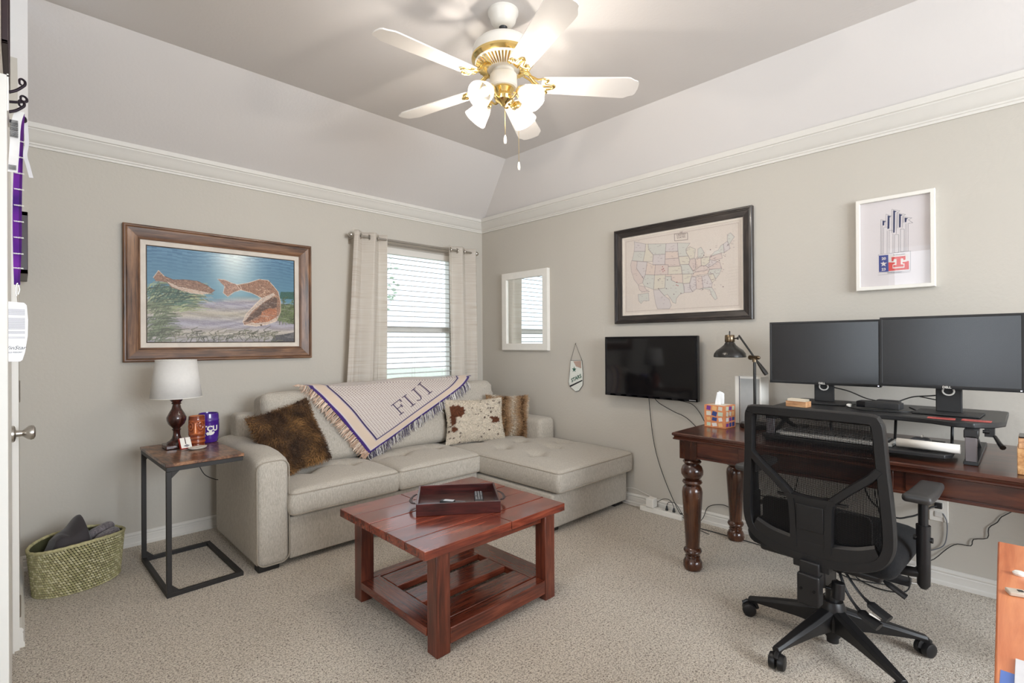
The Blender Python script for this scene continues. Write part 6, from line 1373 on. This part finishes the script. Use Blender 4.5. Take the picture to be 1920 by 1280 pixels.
cpn('gas_column', MB().cyl((0, 0, .158), (0, 0, .27), .025, 22).cyl((0, 0, .27), (0, 0, .385), .014, 18))
cpn('tilt_mechanism', MB().box(-.12, .09, -.07, .07, .355, .395).box(-.20, -.08, -.035, .035, .31, .39), bev=.006)
cpn('tension_knob', MB().tube([(-.185, -.072, .285), (-.18, -.074, .345)], .022, 20).cyl((-.19, -.03, .315), (-.185, -.07, .315), .006, 10), bev=.003)
for r0, pts in ((.012, [(-.12, -.065, .390), (-.14, -.105, .345), (-.15, -.140, .310), (-.165, -.180, .288), (-.18, -.230, .268)]), (.012, [(-.13, -.060, .375), (-.155, -.090, .315), (-.17, -.120, .280), (-.185, -.155, .256), (-.20, -.205, .238)]), (.010, [(-.06, -.10, .395), (-.06, -.15, .370), (-.06, -.20, .345), (-.06, -.255, .315)])):
    P = spline(pts, 5); nP = len(P)
    cpn('lever', MB().tube(P, [.006 if i < nP*.55 else (.008 if i < nP*.62 else r0*1.7) for i in range(nP)], 8, flat=.55))
cpn('lever_label', MB().box(-.004, .004, -.018, .018, -.0015, .0015, TR(-.196, -.190, .268, 25, 0, 20)), M_wplas, smooth=0)
def seatfn(x, y, z):
    e = max(0, 1-(2*x/.50)**4)*max(0, 1-(2*y/.50)**4); return (x, y, z+.016*e*(1 if z > 0 else .3)-.03*max(0, x-.15)/.1*(1 if z > 0 else .6))
cpn('seat', MB().rbox(.03, 0, .452, .50, .52, .100, .048, 12, seatfn), M_cf, smooth=80)
cpn('seat_pan', MB().rbox(.02, 0, .400, .42, .42, .03, .012, 5))
for s in (-1, 1):
    y = s*.298
    cpn('arm_post', MB().tube([(-.02, s*.20, .392), (-.02, s*.262, .400), (-.02, y, .405)], [.016, .018, .016], 12).tube([(-.02, y, .350), (-.02, y, .365), (-.02, y, .45), (-.02, y, .58)], [.010, .020, .021, .022], 16).tube([(-.02, y, .57), (-.02, y, .675)], .015, 14))
    cpn('arm_pad', MB().rbox(.005, y, .690, .28, .086, .030, .014, 6, lambda x, yy, z: (x, yy*(1-.12*max(0, x)/.14), z+.005*(x/.13)**2)), plain('arm_pad_rubber', (.040, .038, .037), .45), smooth=80)
    cpn('arm_button', MB().cyl((-.02, y-s*.028, .53), (-.02, y+s*.028, .53), .010, 12))
# backrest : drawn on a gently curved sheet (u lateral, z up)
BX = -.225
def bk(u, z, d=0): return (BX-.05*(z-.45)-.10*((z-.62)**2)+.18*u*u+d, u, z)
def strip(path, wd, th, closed=False, sp=5, wl=None):
    P = spline([(p[0], p[1], 0) for p in path], sp, closed); m_ = len(P); v = []
    for i in range(m_):
        a = P[(i-1) % m_] if closed or i else P[0]; b2 = P[(i+1) % m_] if closed or i < m_-1 else P[-1]; t = (b2-a); t = t.normalized() if t.length else Vector((1, 0, 0)); n_ = Vector((-t.y, t.x, 0))
        t_ = i/(m_-1); w_ = (wd if not wl else wl(t_))/2
        for (k, d) in ((-1, -th*.35), (-.72, -th*.9), (.72, -th*.9), (1, -th*.35), (1, th/2), (-1, th/2)):
            q = P[i]+n_*w_*k; v.append(bk(q.x, q.y, d))
    f = [(i*6+a, i*6+(a+1) % 6, ((i+1) % m_)*6+(a+1) % 6, ((i+1) % m_)*6+a) for i in range(m_ if closed else m_-1) for a in range(6)]
    if not closed: f += [tuple(range(6)), tuple(range((m_-1)*6, m_*6))]
    return MB().add(v, f)
out_ = [(.19, .974), (.0, .976), (-.19, .974), (-.212, .962), (-.219, .93), (-.226, .80), (-.235, .68), (-.240, .58), (-.236, .52), (-.212, .472), (-.16, .444), (-.09, .428), (0, .424), (.09, .428), (.16, .444), (.212, .472), (.236, .52), (.240, .58), (.235, .68), (.226, .80), (.219, .93), (.212, .962)]
cpn('back_frame', strip(out_, .040, .020, True))
cpn('lower_band', strip([(-.212, .500), (-.15, .476), (-.07, .464), (0, .462), (.07, .464), (.15, .476), (.212, .500)], .070, .018))
for s in (-1, 1):
    cpn('back_brace', strip([(s*.220, .800), (s*.19, .765), (s*.13, .712), (s*.078, .662), (s*.066, .640), (s*.062, .60), (s*.060, .54), (s*.058, .46)], .030, .022))
cpn('back_bar', strip([(.085, .655), (0, .650), (-.085, .655)], .022, .024))
def slab(us, zs, d0, d1):
    v = [bk(u, z, d) for d in (d0, d1) for z in zs for u in us]; n = len(us)*len(zs); m2 = len(us); f = []
    for i in range(len(zs)-1):
        for j in range(m2-1): a = i*m2+j; f += [(a, a+1, a+m2+1, a+m2), (n+a, n+a+m2, n+a+m2+1, n+a+1)]
    per = [j for j in range(m2)]+[i*m2+m2-1 for i in range(1, len(zs))]+[(len(zs)-1)*m2+j for j in range(m2-2, -1, -1)]+[i*m2 for i in range(len(zs)-2, 0, -1)]
    f += [(per[i], n+per[i], n+per[(i+1) % len(per)], per[(i+1) % len(per)]) for i in range(len(per))]
    return MB().add(v, f)
fixn(cpn('spine_panel', slab((-.062, 0, .062), (.652, .58, .50, .42, .385), -.016, .030), bev=.003))
fixn(cpn('spine_cover', slab((-.046, .046), (.628, .57, .532), -.021, -.015), bev=.002))
cpn('spine_bracket', MB().box(-.262, -.205, -.034, .034, .330, .42), bev=.005)
cpn('spine_bracket', MB().box(-.276, -.226, -.038, .038, .262, .375).box(-.262, -.12, -.030, .030, .315, .365), bev=.006)
for y in (-.022, .022): cpn('bolt', MB().cyl((-.280, y, .320), (-.274, y, .320), .005, 10), M_gloss)
for s in (-1, 1):
    poly = rrect(s*.132-.055, s*.132+.055, .50, .622, .022, 4)
    v = [bk(u, z, .012) for u, z in poly]+[bk(u, z, .028) for u, z in poly]; n = len(poly)
    fixn(cpn('lumbar_pad', MB().add(v, [tuple(range(n)), tuple(range(2*n-1, n-1, -1))]+[(i, i+n, (i+1) % n+n, (i+1) % n) for i in range(n)]), plain('lumbar_grey', (.075, .072, .072), .5), bev=.003))
cpn('lumbar_bar', strip([(-.12, .650), (0, .640), (.12, .650)], .012, .008))
# woven net : fine strips both ways
net = MB(); pit = .0046; w_ = .0024
def half(z): return .222 if z > .52 else .222-.03*(.52-z)/.06
zz = .465
while zz < .965:
    hw = half(zz); N_ = 12; v = []
    for i in range(N_+1):
        u = -hw+2*hw*i/N_; v += [bk(u, zz-w_/2, .004), bk(u, zz+w_/2, .004)]
    net.add(v, [(2*i, 2*i+1, 2*i+3, 2*i+2) for i in range(N_)]); zz += pit
u = -.222
while u < .223:
    N_ = 12; z0_ = .465; z1_ = .965 if abs(u) < .2 else .94; v = []
    for i in range(N_+1):
        z = z0_+(z1_-z0_)*i/N_; v += [bk(u-w_/2, z, .0045), bk(u+w_/2, z, .0045)]
    net.add(v, [(2*i, 2*i+1, 2*i+3, 2*i+2) for i in range(N_)]); u += pit
stuff(cpn('net', net, M_net, smooth=0))
# ================================================================ groups of alike things
GROUPS = {'computer_monitor': 'computer monitors on the desk riser', 'red_card': 'red cards on the desk riser', 'curtain': 'curtain panels at the window', 'cable': 'loose cables', 'leafy_tree': 'trees outside the window', 'cable_plug': 'small cable plugs', 'picture_frame': 'dark pictures seen edge-on'}
for o in COL.objects:
    if o.parent is None and o.get('category') and not o.get('group'):
        g = GROUPS.get(o.name.split('.')[0])
        if g is None and o['category'] == 'pillow': g = 'fur pillows on the sofa'
        if g: o['group'] = g
